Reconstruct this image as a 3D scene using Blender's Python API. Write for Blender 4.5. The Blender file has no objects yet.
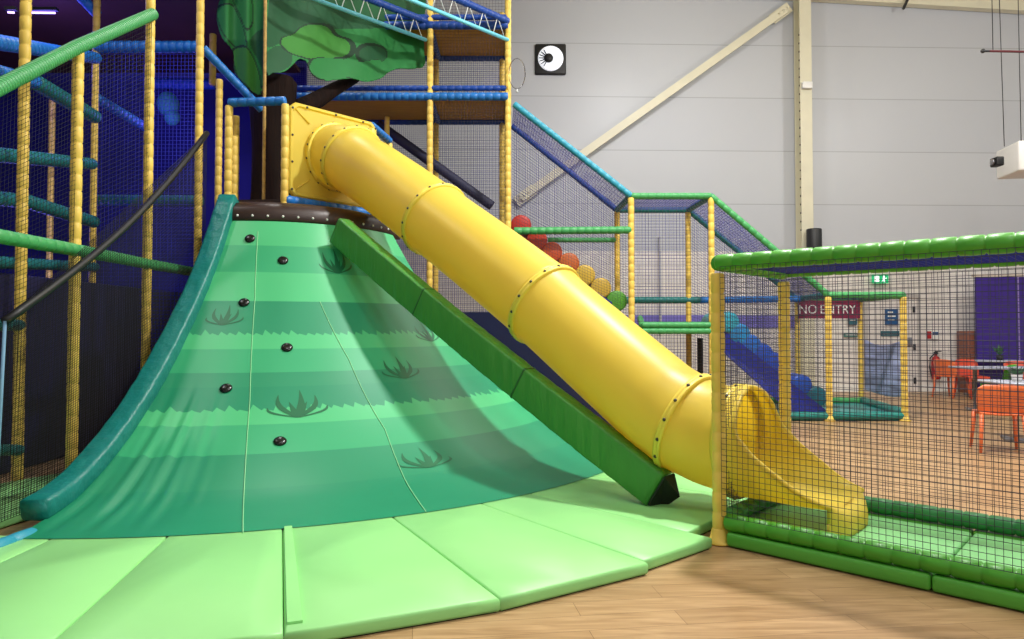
import bpy, math, random
from mathutils import Vector, Matrix
random.seed(7)
S = bpy.context.scene
COL = S.collection
PI = math.pi
R = math.radians

# ------------------------------------------------------------------ camera
F = 700.0
PITCH = R(1.5)
HC = 1.41
HORIZON = 329.0
CY = HORIZON - F * math.tan(PITCH)
cam = bpy.data.cameras.new('camera')
cam.sensor_width = 36.0
cam.lens = F / 1024.0 * 36.0
cam.shift_y = -(319.5 - CY) / 1024.0
cam.clip_start = 0.05
camo = bpy.data.objects.new('camera', cam)
COL.objects.link(camo)
camo.location = (0, 0, HC)
camo.rotation_euler = (PI / 2 + PITCH, 0, 0)
S.camera = camo


def ray(px, py):
    a = (px - 512.0) / F
    b = -(py - CY) / F
    return Vector((a, math.cos(PITCH) - b * math.sin(PITCH), math.sin(PITCH) + b * math.cos(PITCH)))


def P(px, py, Y):
    d = ray(px, py)
    return Vector((0, 0, HC)) + d * (Y / d.y)


def G(px, py, z=0.0):
    d = ray(px, py)
    return Vector((0, 0, HC)) + d * ((z - HC) / d.z)


# ------------------------------------------------------------------ materials
def lin(c):
    return tuple(((v / 255.0) / 12.92 if v / 255.0 <= 0.04045 else ((v / 255.0 + 0.055) / 1.055) ** 2.4) for v in c)


def mat(name, rgb, rough=0.45, var=0.10, scale=3.0, bump=0.0, bscale=40.0, spec=0.5, metal=0.0, emit=None, estr=0.0, stretch=None):
    m = bpy.data.materials.new(name)
    m.use_nodes = True
    nt = m.node_tree
    b = nt.nodes['Principled BSDF']
    c = lin(rgb)
    tc = nt.nodes.new('ShaderNodeTexCoord')
    src = tc.outputs['Object']
    if stretch:
        mp = nt.nodes.new('ShaderNodeMapping')
        mp.inputs['Scale'].default_value = stretch
        nt.links.new(src, mp.inputs['Vector'])
        src = mp.outputs['Vector']
    n = nt.nodes.new('ShaderNodeTexNoise')
    n.inputs['Scale'].default_value = scale
    n.inputs['Detail'].default_value = 4
    nt.links.new(src, n.inputs['Vector'])
    r = nt.nodes.new('ShaderNodeValToRGB')
    r.color_ramp.elements[0].position = 0.3
    r.color_ramp.elements[1].position = 0.7
    r.color_ramp.elements[0].color = tuple(v * (1 - var) for v in c) + (1,)
    r.color_ramp.elements[1].color = tuple(min(1, v * (1 + var)) for v in c) + (1,)
    nt.links.new(n.outputs['Fac'], r.inputs['Fac'])
    nt.links.new(r.outputs['Color'], b.inputs['Base Color'])
    b.inputs['Roughness'].default_value = rough
    b.inputs['Specular IOR Level'].default_value = spec
    b.inputs['Metallic'].default_value = metal
    if bump:
        n2 = nt.nodes.new('ShaderNodeTexNoise')
        n2.inputs['Scale'].default_value = bscale
        n2.inputs['Detail'].default_value = 3
        nt.links.new(src, n2.inputs['Vector'])
        bp = nt.nodes.new('ShaderNodeBump')
        bp.inputs['Strength'].default_value = bump
        bp.inputs['Distance'].default_value = 0.02
        nt.links.new(n2.outputs['Fac'], bp.inputs['Height'])
        nt.links.new(bp.outputs['Normal'], b.inputs['Normal'])
    if emit:
        b.inputs['Emission Color'].default_value = lin(emit) + (1,)
        b.inputs['Emission Strength'].default_value = estr
    return m


M = {}
M['tube'] = mat('yellow_plastic', (250, 228, 98), 0.38, 0.03, 2.0, spec=0.5)
M['tube_dark'] = mat('yellow_plastic_collar', (242, 212, 76), 0.4, 0.03, 2.0)
M['bolt'] = mat('bolt_steel', (60, 52, 40), 0.4, 0.1)
M['post'] = mat('yellow_foam', (234, 198, 88), 0.5, 0.06, 6.0, bump=0.15, bscale=18)
M['rail_green'] = mat('green_foam', (74, 160, 40), 0.42, 0.06, 5.0, bump=0.12, bscale=20)
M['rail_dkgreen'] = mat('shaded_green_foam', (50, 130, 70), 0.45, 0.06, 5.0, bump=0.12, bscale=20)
M['rail_mint'] = mat('mint_foam', (66, 156, 88), 0.45, 0.06, 5.0, bump=0.12, bscale=20)
M['rail_teal'] = mat('teal_foam', (22, 112, 110), 0.45, 0.06, 5.0, bump=0.12, bscale=20)
M['rail_blue'] = mat('blue_foam', (28, 112, 190), 0.42, 0.06, 5.0, bump=0.12, bscale=20)
M['rail_navy'] = mat('navy_foam', (18, 66, 150), 0.45, 0.06, 5.0, bump=0.12, bscale=20)
M['rail_cyan'] = mat('cyan_foam', (48, 150, 175), 0.42, 0.06, 5.0, bump=0.12, bscale=20)
M['pipe_cyan'] = mat('light_blue_pipe', (110, 205, 225), 0.35, 0.03)
M['lace'] = mat('white_cord', (210, 214, 210), 0.6, 0.03)
M['mat_green'] = mat('mat_vinyl_green', (150, 220, 136), 0.42, 0.03, 1.5, bump=0.10, bscale=3.0)
M['mat_pale'] = mat('mat_vinyl_pale', (138, 206, 134), 0.4, 0.03, 1.5, bump=0.10, bscale=3.0)
M['base_dark'] = mat('black_underlay', (18, 24, 20), 0.7, 0.1)
M['teal_vinyl'] = mat('teal_vinyl', (14, 122, 114), 0.42, 0.05, 2.0, bump=1.0, bscale=9.0)
M['green_vinyl'] = mat('green_vinyl', (66, 138, 52), 0.4, 0.05, 2.0, bump=1.0, bscale=1.6, stretch=(7, 7, 1.2))
M['h1'] = mat('hill_light', (76, 186, 122), 0.40, 0.02, 1.0, bump=0.06, bscale=2.0)
M['h2'] = mat('hill_mid', (54, 166, 112), 0.40, 0.02, 1.0, bump=0.06, bscale=2.0)
M['h3'] = mat('hill_dark', (38, 142, 100), 0.40, 0.02, 1.0, bump=0.06, bscale=2.0)
M['h4'] = mat('hill_deep', (30, 138, 98), 0.40, 0.02, 1.0, bump=0.08, bscale=2.0)
M['grass'] = mat('grass_print', (24, 104, 66), 0.4, 0.03)
M['grip'] = mat('black_rubber', (14, 14, 14), 0.25, 0.1)
M['brown'] = mat('brown_vinyl', (50, 30, 24), 0.42, 0.08, bump=0.15, bscale=9)
M['bark'] = mat('bark_print', (26, 13, 8), 0.8, 0.35, 3.0, spec=0.15, bump=0.5, bscale=6, stretch=(4, 4, 0.5))
M['leaf_dark'] = mat('leaf_fabric_dark', (14, 80, 42), 0.7, 0.08, 2.0, bump=0.5, bscale=2.2)
M['leaf_mid'] = mat('leaf_fabric', (30, 120, 54), 0.7, 0.07, 2.0, bump=0.5, bscale=2.2)
M['leaf_light'] = mat('leaf_fabric_light', (52, 128, 40), 0.7, 0.07, 2.0, bump=0.5, bscale=2.2)
M['leaf_line'] = mat('leaf_outline', (10, 52, 28), 0.7, 0.05)
M['net_dark'] = mat('dark_net_cord', (56, 54, 70), 0.8, 0.05)
M['net_black'] = mat('black_net_cord', (6, 7, 12), 0.9, 0.05)
M['net_blue'] = mat('blue_net_cord', (36, 44, 190), 0.7, 0.05)
M['net_violet'] = mat('violet_net_cord', (64, 64, 150), 0.7, 0.05)
M['rope'] = mat('pale_blue_rope', (110, 150, 180), 0.7, 0.05)
M['navy'] = mat('navy_vinyl', (12, 22, 66), 0.4, 0.08, bump=0.25, bscale=5)
M['uvblue'] = mat('deep_blue_panel', (18, 15, 120), 0.6, 0.25, 0.8)
M['under'] = mat('brown_plywood', (172, 130, 40), 0.7, 0.12, 3.0, stretch=(1, 6, 1))
M['cream'] = mat('cream_steel', (214, 208, 182), 0.45, 0.03)
M['grey_dark'] = mat('dark_plastic', (24, 24, 26), 0.5, 0.1)
M['black'] = mat('black_plastic', (8, 8, 9), 0.5, 0.1)
M['white'] = mat('white_plastic', (228, 226, 222), 0.4, 0.02)
M['maroon'] = mat('maroon_board', (122, 22, 62), 0.5, 0.03)
M['orange'] = mat('orange_plastic', (224, 112, 62), 0.42, 0.04)
M['redor'] = mat('red_orange_plastic', (206, 70, 40), 0.4, 0.04)
M['limegreen'] = mat('green_plastic', (70, 170, 40), 0.4, 0.04)
M['tabletop'] = mat('table_laminate', (180, 184, 200), 0.25, 0.03)
M['chrome'] = mat('steel', (150, 150, 156), 0.3, 0.05, metal=0.9)
M['purple'] = mat('purple_panel', (54, 26, 130), 0.55, 0.06)
M['red'] = mat('extinguisher_red', (168, 16, 22), 0.3, 0.03)
M['maroon_rod'] = mat('red_brown_bar', (84, 16, 28), 0.5, 0.05)
M['signblue'] = mat('sign_blue', (24, 78, 130), 0.5, 0.03)
M['signgreen'] = mat('exit_green', (20, 160, 100), 0.4, 0.03, emit=(30, 190, 120), estr=0.6)
M['signlit'] = mat('exit_pictogram', (240, 255, 248), 0.4, 0.0, emit=(240, 255, 248), estr=1.2)
M['cloth'] = mat('stripe_fold_cloth', (165, 172, 208), 0.8, 0.55, 1.0, stretch=(1, 1, 9))  # stripes, with the light and dark of the folds put into the colour
M['plant'] = mat('plant_leaf', (60, 110, 70), 0.5, 0.15)
M['boxbrown'] = mat('brown_laminate', (132, 78, 58), 0.5, 0.08)
for i, c in enumerate([(188, 44, 34), (196, 60, 36), (198, 78, 36), (200, 100, 40), (214, 176, 60), (206, 170, 62), (86, 160, 46),
                       (52, 170, 196), (38, 140, 205), (34, 110, 205), (30, 84, 200), (30, 74, 190), (32, 84, 190), (20, 110, 130)]):
    M['roll%d' % i] = mat('roller_vinyl', c, 0.4, 0.04, bump=0.1, bscale=15)

def glow_through(m, rgb, fac):
    nt = m.node_tree
    b = nt.nodes['Principled BSDF']
    out = nt.nodes['Material Output']
    t = nt.nodes.new('ShaderNodeBsdfTranslucent')
    t.inputs['Color'].default_value = lin(rgb) + (1,)
    mx = nt.nodes.new('ShaderNodeMixShader')
    mx.inputs['Fac'].default_value = fac
    nt.links.new(b.outputs[0], mx.inputs[1])
    nt.links.new(t.outputs[0], mx.inputs[2])
    nt.links.new(mx.outputs[0], out.inputs['Surface'])


glow_through(M['tube'], (252, 232, 98), .45)
M['tube_in'] = mat('yellow_plastic_inside', (252, 232, 130), 0.45, 0.03, 2.0)
glow_through(M['tube_in'], (252, 236, 140), .72)


# oak floor
def floor_mat():
    m = bpy.data.materials.new('oak_plank_floor')
    m.use_nodes = True
    nt = m.node_tree
    b = nt.nodes['Principled BSDF']
    tc = nt.nodes.new('ShaderNodeTexCoord')
    mp = nt.nodes.new('ShaderNodeMapping')
    mp.inputs['Rotation'].default_value = (0, 0, R(-8))
    nt.links.new(tc.outputs['Object'], mp.inputs['Vector'])
    br = nt.nodes.new('ShaderNodeTexBrick')
    br.offset = 0.37
    br.inputs['Scale'].default_value = 1.0
    br.inputs['Brick Width'].default_value = 1.3
    br.inputs['Row Height'].default_value = 0.17
    br.inputs['Mortar Size'].default_value = 0.0015
    br.inputs['Color1'].default_value = lin((192, 158, 116)) + (1,)
    br.inputs['Color2'].default_value = lin((174, 140, 100)) + (1,)
    br.inputs['Mortar'].default_value = lin((120, 88, 56)) + (1,)
    nt.links.new(mp.outputs['Vector'], br.inputs['Vector'])
    mp2 = nt.nodes.new('ShaderNodeMapping')
    mp2.inputs['Rotation'].default_value = (0, 0, R(-8))
    mp2.inputs['Scale'].default_value = (1.6, 16, 1)
    nt.links.new(tc.outputs['Object'], mp2.inputs['Vector'])
    n = nt.nodes.new('ShaderNodeTexNoise')
    n.inputs['Scale'].default_value = 1.6
    n.inputs['Detail'].default_value = 6
    n.inputs['Distortion'].default_value = 0.8
    nt.links.new(mp2.outputs['Vector'], n.inputs['Vector'])
    rp = nt.nodes.new('ShaderNodeValToRGB')
    rp.color_ramp.elements[0].position = 0.3
    rp.color_ramp.elements[1].position = 0.72
    rp.color_ramp.elements[0].color = (0.62, 0.56, 0.50, 1)
    rp.color_ramp.elements[1].color = (1.0, 1.0, 1.0, 1)
    nt.links.new(n.outputs['Fac'], rp.inputs['Fac'])
    mx = nt.nodes.new('ShaderNodeMix')
    mx.data_type = 'RGBA'
    mx.blend_type = 'MULTIPLY'
    mx.inputs['Factor'].default_value = 1.0
    nt.links.new(br.outputs['Color'], mx.inputs['A'])
    nt.links.new(rp.outputs['Color'], mx.inputs['B'])
    nt.links.new(mx.outputs['Result'], b.inputs['Base Color'])
    b.inputs['Roughness'].default_value = 0.36
    return m


# white metal cladding above, painted blockwork below
def wall_mat():
    m = bpy.data.materials.new('cladding_and_blockwork')
    m.use_nodes = True
    nt = m.node_tree
    b = nt.nodes['Principled BSDF']
    tc = nt.nodes.new('ShaderNodeTexCoord')
    sp = nt.nodes.new('ShaderNodeSeparateXYZ')
    nt.links.new(tc.outputs['Object'], sp.inputs['Vector'])
    # horizontal seams every 1.14 m
    cb = nt.nodes.new('ShaderNodeCombineXYZ')
    nt.links.new(sp.outputs['X'], cb.inputs['X'])
    nt.links.new(sp.outputs['Z'], cb.inputs['Y'])
    br = nt.nodes.new('ShaderNodeTexBrick')
    br.offset = 0.0
    br.inputs['Scale'].default_value = 1.0
    br.inputs['Brick Width'].default_value = 40.0
    br.inputs['Row Height'].default_value = 1.21
    br.inputs['Mortar Size'].default_value = 0.012
    br.inputs['Mortar Smooth'].default_value = 0.6
    br.inputs['Color1'].default_value = lin((186, 188, 192)) + (1,)
    br.inputs['Color2'].default_value = lin((184, 186, 191)) + (1,)
    br.inputs['Mortar'].default_value = lin((154, 156, 160)) + (1,)
    ad = nt.nodes.new('ShaderNodeVectorMath')
    ad.inputs[1].default_value = (20.0, -0.60, 0)
    nt.links.new(cb.outputs['Vector'], ad.inputs[0])
    nt.links.new(ad.outputs['Vector'], br.inputs['Vector'])
    b2 = nt.nodes.new('ShaderNodeTexBrick')
    b2.inputs['Scale'].default_value = 1.0
    b2.inputs['Brick Width'].default_value = 0.44
    b2.inputs['Row Height'].default_value = 0.22
    b2.inputs['Mortar Size'].default_value = 0.008
    b2.inputs['Color1'].default_value = lin((228, 222, 216)) + (1,)
    b2.inputs['Color2'].default_value = lin((222, 216, 210)) + (1,)
    b2.inputs['Mortar'].default_value = lin((196, 190, 186)) + (1,)
    nt.links.new(cb.outputs['Vector'], b2.inputs['Vector'])
    gt = nt.nodes.new('ShaderNodeMath')
    gt.operation = 'GREATER_THAN'
    gt.inputs[1].default_value = 3.16
    nt.links.new(sp.outputs['Z'], gt.inputs[0])
    mx = nt.nodes.new('ShaderNodeMix')
    mx.data_type = 'RGBA'
    nt.links.new(gt.outputs['Value'], mx.inputs['Factor'])
    nt.links.new(b2.outputs['Color'], mx.inputs['A'])
    nt.links.new(br.outputs['Color'], mx.inputs['B'])
    nt.links.new(mx.outputs['Result'], b.inputs['Base Color'])
    b.inputs['Roughness'].default_value = 0.42
    return m


M['floor'] = floor_mat()
M['wall'] = wall_mat()
M['ceil'] = mat('cream_ceiling', (226, 218, 190), 0.6, 0.02)


def clear_mat():
    m = bpy.data.materials.new('clear_film')
    m.use_nodes = True
    nt = m.node_tree
    for n in list(nt.nodes):
        if n.type != 'OUTPUT_MATERIAL':
            nt.nodes.remove(n)
    out = nt.nodes['Material Output']
    tr = nt.nodes.new('ShaderNodeBsdfTransparent')
    tr.inputs['Color'].default_value = (0.97, 0.97, 0.98, 1)
    gl = nt.nodes.new('ShaderNodeBsdfGlossy')
    gl.inputs['Roughness'].default_value = 0.12
    lw = nt.nodes.new('ShaderNodeLayerWeight')
    lw.inputs['Blend'].default_value = 0.08
    mx = nt.nodes.new('ShaderNodeMixShader')
    nt.links.new(lw.outputs['Fresnel'], mx.inputs['Fac'])
    nt.links.new(tr.outputs[0], mx.inputs[1])
    nt.links.new(gl.outputs[0], mx.inputs[2])
    nt.links.new(mx.outputs[0], out.inputs['Surface'])
    return m


M['clear'] = clear_mat()

# ------------------------------------------------------------------ object helpers
BASE = {}


def root(name, label, cat, loc=(0, 0, 0), group=None):
    o = bpy.data.objects.new(name, None)
    o.empty_display_size = 0.1
    COL.objects.link(o)
    o.location = loc
    o['label'] = label
    o['category'] = cat
    if group:
        o['group'] = group
    BASE[o.name] = Vector(loc)
    return o


class MB:
    def __init__(s):
        s.v = []
        s.f = []
        s.m = []
        s.sm = []

    def add(s, vs, fs, mi=0, smooth=True):
        k = len(s.v)
        s.v += [tuple(p) for p in vs]
        for f in fs:
            s.f.append(tuple(i + k for i in f))
            s.m.append(mi)
            s.sm.append(smooth)
        return s

    def box(s, c, size, rz=0.0, mi=0, M3=None, bev=0.0):
        c = Vector(c)
        hx, hy, hz = size[0] / 2, size[1] / 2, size[2] / 2
        rot = M3 if M3 is not None else Matrix.Rotation(rz, 3, 'Z')
        if bev <= 0:
            vs = [c + rot @ Vector((x * hx, y * hy, z * hz)) for x in (-1, 1) for y in (-1, 1) for z in (-1, 1)]
            fs = [(0, 1, 3, 2), (4, 6, 7, 5), (0, 4, 5, 1), (2, 3, 7, 6), (0, 2, 6, 4), (1, 5, 7, 3)]
            return s.add(vs, fs, mi, False)
        bev = min(bev, hx * .95, hy * .95, hz * .95)
        # rounded box: rings of rounded rectangles
        def ring(inset, z):
            pts = []
            r = bev
            for (sx, sy, a0) in ((1, 1, 0), (-1, 1, PI / 2), (-1, -1, PI), (1, -1, 1.5 * PI)):
                for k in range(4):
                    a = a0 + k * PI / 6
                    rr = r - inset
                    pts.append(c + rot @ Vector((sx * (hx - r) + rr * math.cos(a), sy * (hy - r) + rr * math.sin(a), z)))
            return pts
        rings = []
        for k in range(4):
            a = -PI / 2 + k * PI / 6
            rings.append(ring(bev * (1 - math.cos(a)), -hz + bev + bev * math.sin(a)))
        for k in range(4):
            a = k * PI / 6
            rings.append(ring(bev * (1 - math.cos(a)), hz - bev + bev * math.sin(a)))
        return s.loft(rings, mi=mi, caps=True)

    def loft(s, rings, closed=True, caps=True, mi=0, smooth=True):
        n = len(rings[0])
        vs = [p for r_ in rings for p in r_]
        fs = []
        for i in range(len(rings) - 1):
            for j in range(n if closed else n - 1):
                a = i * n + j
                b = i * n + (j + 1) % n
                fs.append((a, b, b + n, a + n))
        if caps and closed:
            fs.append(tuple(range(n - 1, -1, -1)))
            k = (len(rings) - 1) * n
            fs.append(tuple(k + j for j in range(n)))
        return s.add(vs, fs, mi, smooth)

    def sweep(s, pts, rad, n=12, caps=True, mi=0, up=None):
        pts = [Vector(p) for p in pts]
        rings = []
        last = None
        for i, p in enumerate(pts):
            t = (pts[min(i + 1, len(pts) - 1)] - pts[max(i - 1, 0)])
            if t.length < 1e-9:
                t = last
            t = t.normalized()
            last = t
            u = Vector((0, 0, 1)) if abs(t.z) < 0.95 else Vector((1, 0, 0))
            if up is not None:
                u = Vector(up)
            x = t.cross(u).normalized()
            y = x.cross(t).normalized()
            r = rad[i] if isinstance(rad, (list, tuple)) else rad
            rings.append([p + (x * math.cos(2 * PI * k / n) + y * math.sin(2 * PI * k / n)) * r for k in range(n)])
        return s.loft(rings, caps=caps, mi=mi)

    def foam(s, p0, p1, r, seg=0.11, n=12, pinch=0.87, mi=0):
        p0, p1 = Vector(p0), Vector(p1)
        L = (p1 - p0).length
        k = max(1, round(L / seg))
        pts = []
        rad = []
        for i in range(k):
            for (a, q) in ((0.0, pinch), (0.07, 0.975), (0.5, 1.0), (0.93, 0.975)):
                pts.append(p0 + (p1 - p0) * ((i + a) / k))
                rad.append(r * q)
        pts.append(p1)
        rad.append(r * pinch)
        # constant frame
        t = (p1 - p0).normalized()
        u = Vector((0, 0, 1)) if abs(t.z) < 0.95 else Vector((1, 0, 0))
        x = t.cross(u).normalized()
        y = x.cross(t).normalized()
        rings = [[p + (x * math.cos(2 * PI * j / n) + y * math.sin(2 * PI * j / n)) * q for j in range(n)] for p, q in zip(pts, rad)]
        return s.loft(rings, mi=mi)

    def cord(s, p0, p1, t=0.0025, mi=0):
        return s.sweep([p0, p1], t, n=4, mi=mi)

    def net(s, a, b, c, d, su=0.05, sv=0.05, t=0.002, mi=0):
        """square netting in the quad a-b-c-d"""
        a, b, c, d = map(Vector, (a, b, c, d))
        nu = max(2, round(max((b - a).length, (c - d).length) / su))
        nv = max(2, round(max((d - a).length, (c - b).length) / sv))
        for i in range(nu + 1):
            f = i / nu
            s.cord(a.lerp(b, f), d.lerp(c, f), t, mi)
        for i in range(nv + 1):
            f = i / nv
            s.cord(a.lerp(d, f), b.lerp(c, f), t, mi)
        return s

    def ball(s, c, rx, ry=None, rz=None, n=14, m=9, mi=0):
        c = Vector(c)
        ry = ry or rx
        rz = rz or rx
        rings = []
        for i in range(m + 1):
            a = -PI / 2 + PI * (i + 0.001) / (m + 0.002)
            rings.append([c + Vector((rx * math.cos(a) * math.cos(2 * PI * j / n), ry * math.cos(a) * math.sin(2 * PI * j / n), rz * math.sin(a))) for j in range(n)])
        return s.loft(rings, mi=mi)

    def lathe(s, c, prof, n=20, axis=None, mi=0, caps=True):
        c = Vector(c)
        ax = Vector(axis).normalized() if axis is not None else Vector((0, 0, 1))
        u = Vector((1, 0, 0)) if abs(ax.x) < 0.9 else Vector((0, 1, 0))
        x = (u - ax * u.dot(ax)).normalized()
        y = ax.cross(x)
        rings = [[c + ax * z + (x * math.cos(2 * PI * j / n) + y * math.sin(2 * PI * j / n)) * max(r, 1e-4) for j in range(n)] for r, z in prof]
        return s.loft(rings, mi=mi, caps=caps)

    def plate(s, pts, thick, mi=0):
        """closed slab from a planar-ish outline, thick = offset vector"""
        pts = [Vector(p) for p in pts]
        off = Vector(thick)
        n = len(pts)
        vs = pts + [p + off for p in pts]
        fs = [tuple(range(n)), tuple(range(2 * n - 1, n - 1, -1))]
        for j in range(n):
            k = (j + 1) % n
            fs.append((j, j + n, k + n, k))
        return s.add(vs, fs, mi, False)

    def build(s, name, mats, parent=None, label=None, cat=None, group=None, kind=None):
        if not isinstance(mats, (list, tuple)):
            mats = [mats]
        if parent is not None:
            off = BASE[parent.name]
        elif kind == 'structure':
            off = Vector((0, 0, 0))
        else:
            xs = [p[0] for p in s.v]
            ys = [p[1] for p in s.v]
            zs = [p[2] for p in s.v]
            off = Vector(((min(xs) + max(xs)) / 2, (min(ys) + max(ys)) / 2, min(zs)))
        me = bpy.data.meshes.new(name)
        me.from_pydata([(p[0] - off.x, p[1] - off.y, p[2] - off.z) for p in s.v], [], s.f)
        for m_ in mats:
            me.materials.append(m_)
        me.polygons.foreach_set('material_index', s.m)
        me.polygons.foreach_set('use_smooth', s.sm)
        me.update()
        import bmesh
        bm = bmesh.new()
        bm.from_mesh(me)
        bmesh.ops.recalc_face_normals(bm, faces=bm.faces)
        bm.to_mesh(me)
        bm.free()
        o = bpy.data.objects.new(name, me)
        COL.objects.link(o)
        if parent is not None:
            o.parent = parent
        else:
            o.location = off
        BASE[o.name] = off
        if label:
            o['label'] = label
        if cat:
            o['category'] = cat
        if group:
            o['group'] = group
        if kind:
            o['kind'] = kind
        return o


def text_mesh(body, size, mtx, material, name, parent, depth=0.004, align='CENTER', sx=1.0):
    cu = bpy.data.curves.new('lettering', 'FONT')
    cu.body = body
    cu.size = size
    cu.extrude = depth
    cu.align_x = align
    cu.align_y = 'CENTER'
    tmp = bpy.data.objects.new('lettering', cu)
    COL.objects.link(tmp)
    dg = bpy.context.evaluated_depsgraph_get()
    me = bpy.data.meshes.new_from_object(tmp.evaluated_get(dg))
    bpy.data.objects.remove(tmp)
    me.materials.clear()
    me.materials.append(material)
    me.transform(Matrix.Diagonal((sx, 1, 1, 1)))
    me.transform(mtx)
    me.transform(Matrix.Translation(-BASE[parent.name]))
    o = bpy.data.objects.new(name, me)
    COL.objects.link(o)
    o.parent = parent
    BASE[o.name] = BASE[parent.name]
    return o


def facing_cam(loc):
    return Matrix.Translation(loc) @ Matrix.Rotation(PI / 2, 4, 'X')


# ------------------------------------------------------------------ the hall
MB().box((0, 6, -0.05), (34, 26, 0.1)).build('floor', M['floor'], kind='structure')
WT = 0.03                                    # the wall is not quite square to the camera


def wy(x):
    return 15.6 + WT * x


wb = MB()
wb.add([(-17, wy(-17), 0), (17, wy(17), 0), (17, wy(17), 9.9), (-17, wy(-17), 9.9),
        (-17, wy(-17) + .25, 0), (17, wy(17) + .25, 0), (17, wy(17) + .25, 9.9), (-17, wy(-17) + .25, 9.9)],
       [(0, 1, 2, 3), (7, 6, 5, 4), (0, 4, 5, 1), (3, 2, 6, 7), (0, 3, 7, 4), (1, 5, 6, 2)], 0, False)
wb.build('wall_back', M['wall'], kind='structure')


def on_wall(px, py, off=0.0):
    d = ray(px, py)
    t = (15.6 - off) / (d.y - WT * d.x)
    return Vector((0, 0, HC)) + d * t


ra = on_wall(803, 2)
rb_ = on_wall(1024, 15)
slope = (rb_.z - ra.z) / (rb_.x - ra.x)


def roof_z(x):
    return ra.z + slope * (x - ra.x)


cm = MB()
zl, zr = roof_z(-17) + .32, roof_z(17) + .32
cm.add([(-17, -7, zl), (17, -7, zr), (17, wy(17), zr), (-17, wy(-17), zl), (-17, -7, zl + .15), (17, -7, zr + .15), (17, wy(17), zr + .15), (-17, wy(-17), zl + .15)],
       [(3, 2, 1, 0), (4, 5, 6, 7), (0, 1, 5, 4), (2, 3, 7, 6), (1, 2, 6, 5), (0, 4, 7, 3)], 0, False)
cm.build('ceiling', M['ceil'], kind='structure')
# sloping rafter along the top of the wall
rm = MB()
ang = math.atan(slope)
mid = Vector((0, wy(0) - .12, roof_z(0) + .14))
rm.box(mid, (33, .18, .28), M3=Matrix.Rotation(math.atan(WT), 3, 'Z') @ Matrix.Rotation(-ang, 3, 'Y'))
rm.build('trim_1', M['cream'], kind='structure')
# skirting
sk = MB()
sk.box((3, wy(3) - .02, .07), (26, .03, .14), rz=math.atan(WT))
sk.build('baseboard_back', M['white'], kind='structure')
# dark brown fitting on rafter
q = on_wall(906, 3, .3)
MB().box(q, (.05, .05, .3), M3=Matrix.Rotation(R(25), 3, 'Y')).build('roof_bracket', M['grey_dark'], label='small dark bracket hanging off the roof rafter, right of the steel column', cat='bracket')

# column, brace
cx = on_wall(799.5, 120).x
cy_ = wy(cx)
col = root('steel_column', 'tall cream steel column standing against the pale cladding wall', 'column', (cx, cy_, 0))
c = MB()
zt = roof_z(cx) + .05
c.box((cx, cy_ - .36, zt / 2), (.26, .025, zt))
c.box((cx, cy_ - .05, zt / 2), (.26, .025, zt))
c.box((cx, cy_ - .2, zt / 2), (.03, .30, zt))
c.build('steel_profile', M['cream'], col)
bt = MB()
for k in range(24):
    z = 3.6 + k * .19
    if z < zt:
        bt.lathe((cx - .13, cy_ - .34, z), [(0.02, -.012), (0.02, .012)], n=6, axis=(1, 0, 0))
bt.build('rivet_row', M['bolt'], col)
q = on_wall(803, 84, .5)
MB().box((cx, cy_ - .42, q.z), (.22, .09, .15), bev=.015).build('junction_box', M['white'], label='white junction box high on the cream steel column', cat='junction box')
z0 = on_wall(808, 247, .4).z - .5
z1 = on_wall(808, 230, .4).z
MB().lathe((cx + .06, cy_ - .56, z0), [(.15, 0), (.16, .02), (.16, z1 - z0 - .02), (.15, z1 - z0)], n=20).build('black_sleeve', M['grey_dark'], label='black cylinder at the foot of the visible column, just above the green cage rail', cat='column guard')
p0 = on_wall(521, 198, .2)
p1 = on_wall(786, 9, .2)
br_ = root('diagonal_brace', 'cream diagonal steel brace rising across the wall to the column', 'brace', p0)
d = (p1 - p0).normalized()
b = MB()
nrm = d.cross(Vector((0, 1, 0))).normalized()
for off, w in ((0, .17),):
    rings = []
    for p in (p0, p1):
        rings.append([p + nrm * w / 2 + Vector((0, -.03, 0)), p + nrm * w / 2 + Vector((0, .03, 0)), p - nrm * w / 2 + Vector((0, .03, 0)), p - nrm * w / 2 + Vector((0, -.03, 0))])
    b.loft(rings, smooth=False)
b.build('bar', M['cream'], br_)
for p, sgn in ((p0, 1), (p1, -1)):
    g = MB()
    g.box(p + d * .12 * sgn + Vector((0, .06, 0)), (.5, .03, .24), M3=Matrix.Rotation(-math.atan2(d.z, d.x), 3, 'Y'))
    for k in (-.15, -.03, .09):
        g.lathe(p + d * (k + .12) * sgn + Vector((0, -.05, 0)), [(.022, -.01), (.022, .01)], n=8, axis=(0, 1, 0))
    g.build('gusset_plate', M['cream'], br_)

# wall fan
f0 = on_wall(535, 44, .03)
f1 = on_wall(566, 75, .03)
fc = (f0 + f1) / 2
fw = f1.x - f0.x
fan = root('wall_fan', 'square black extractor fan with a bright white ring high on the wall', 'fan', (fc.x, wy(fc.x), f1.z))
MB().box((fc.x, fc.y, fc.z), (fw, .08, fw), bev=.03).build('housing', M['black'], fan)
rg = MB()
prof = [(fw * .40, 0), (fw * .41, .025), (fw * .37, .05), (fw * .16, .03), (fw * .10, .012)]
rg.lathe((fc.x, fc.y - .04, fc.z), prof, n=36, axis=(0, -1, 0))
rg.build('fan_ring', mat('white_ring_glow', (236, 240, 246), .4, .02, emit=(236, 240, 250), estr=0.55), fan)  # white ring given a glow of its own to look brighter
hb = MB()
hb.lathe((fc.x - fw * .07, fc.y - .085, fc.z), [(fw * .15, 0), (fw * .14, .03), (.02, .045)], n=20, axis=(0, -1, 0))
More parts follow.
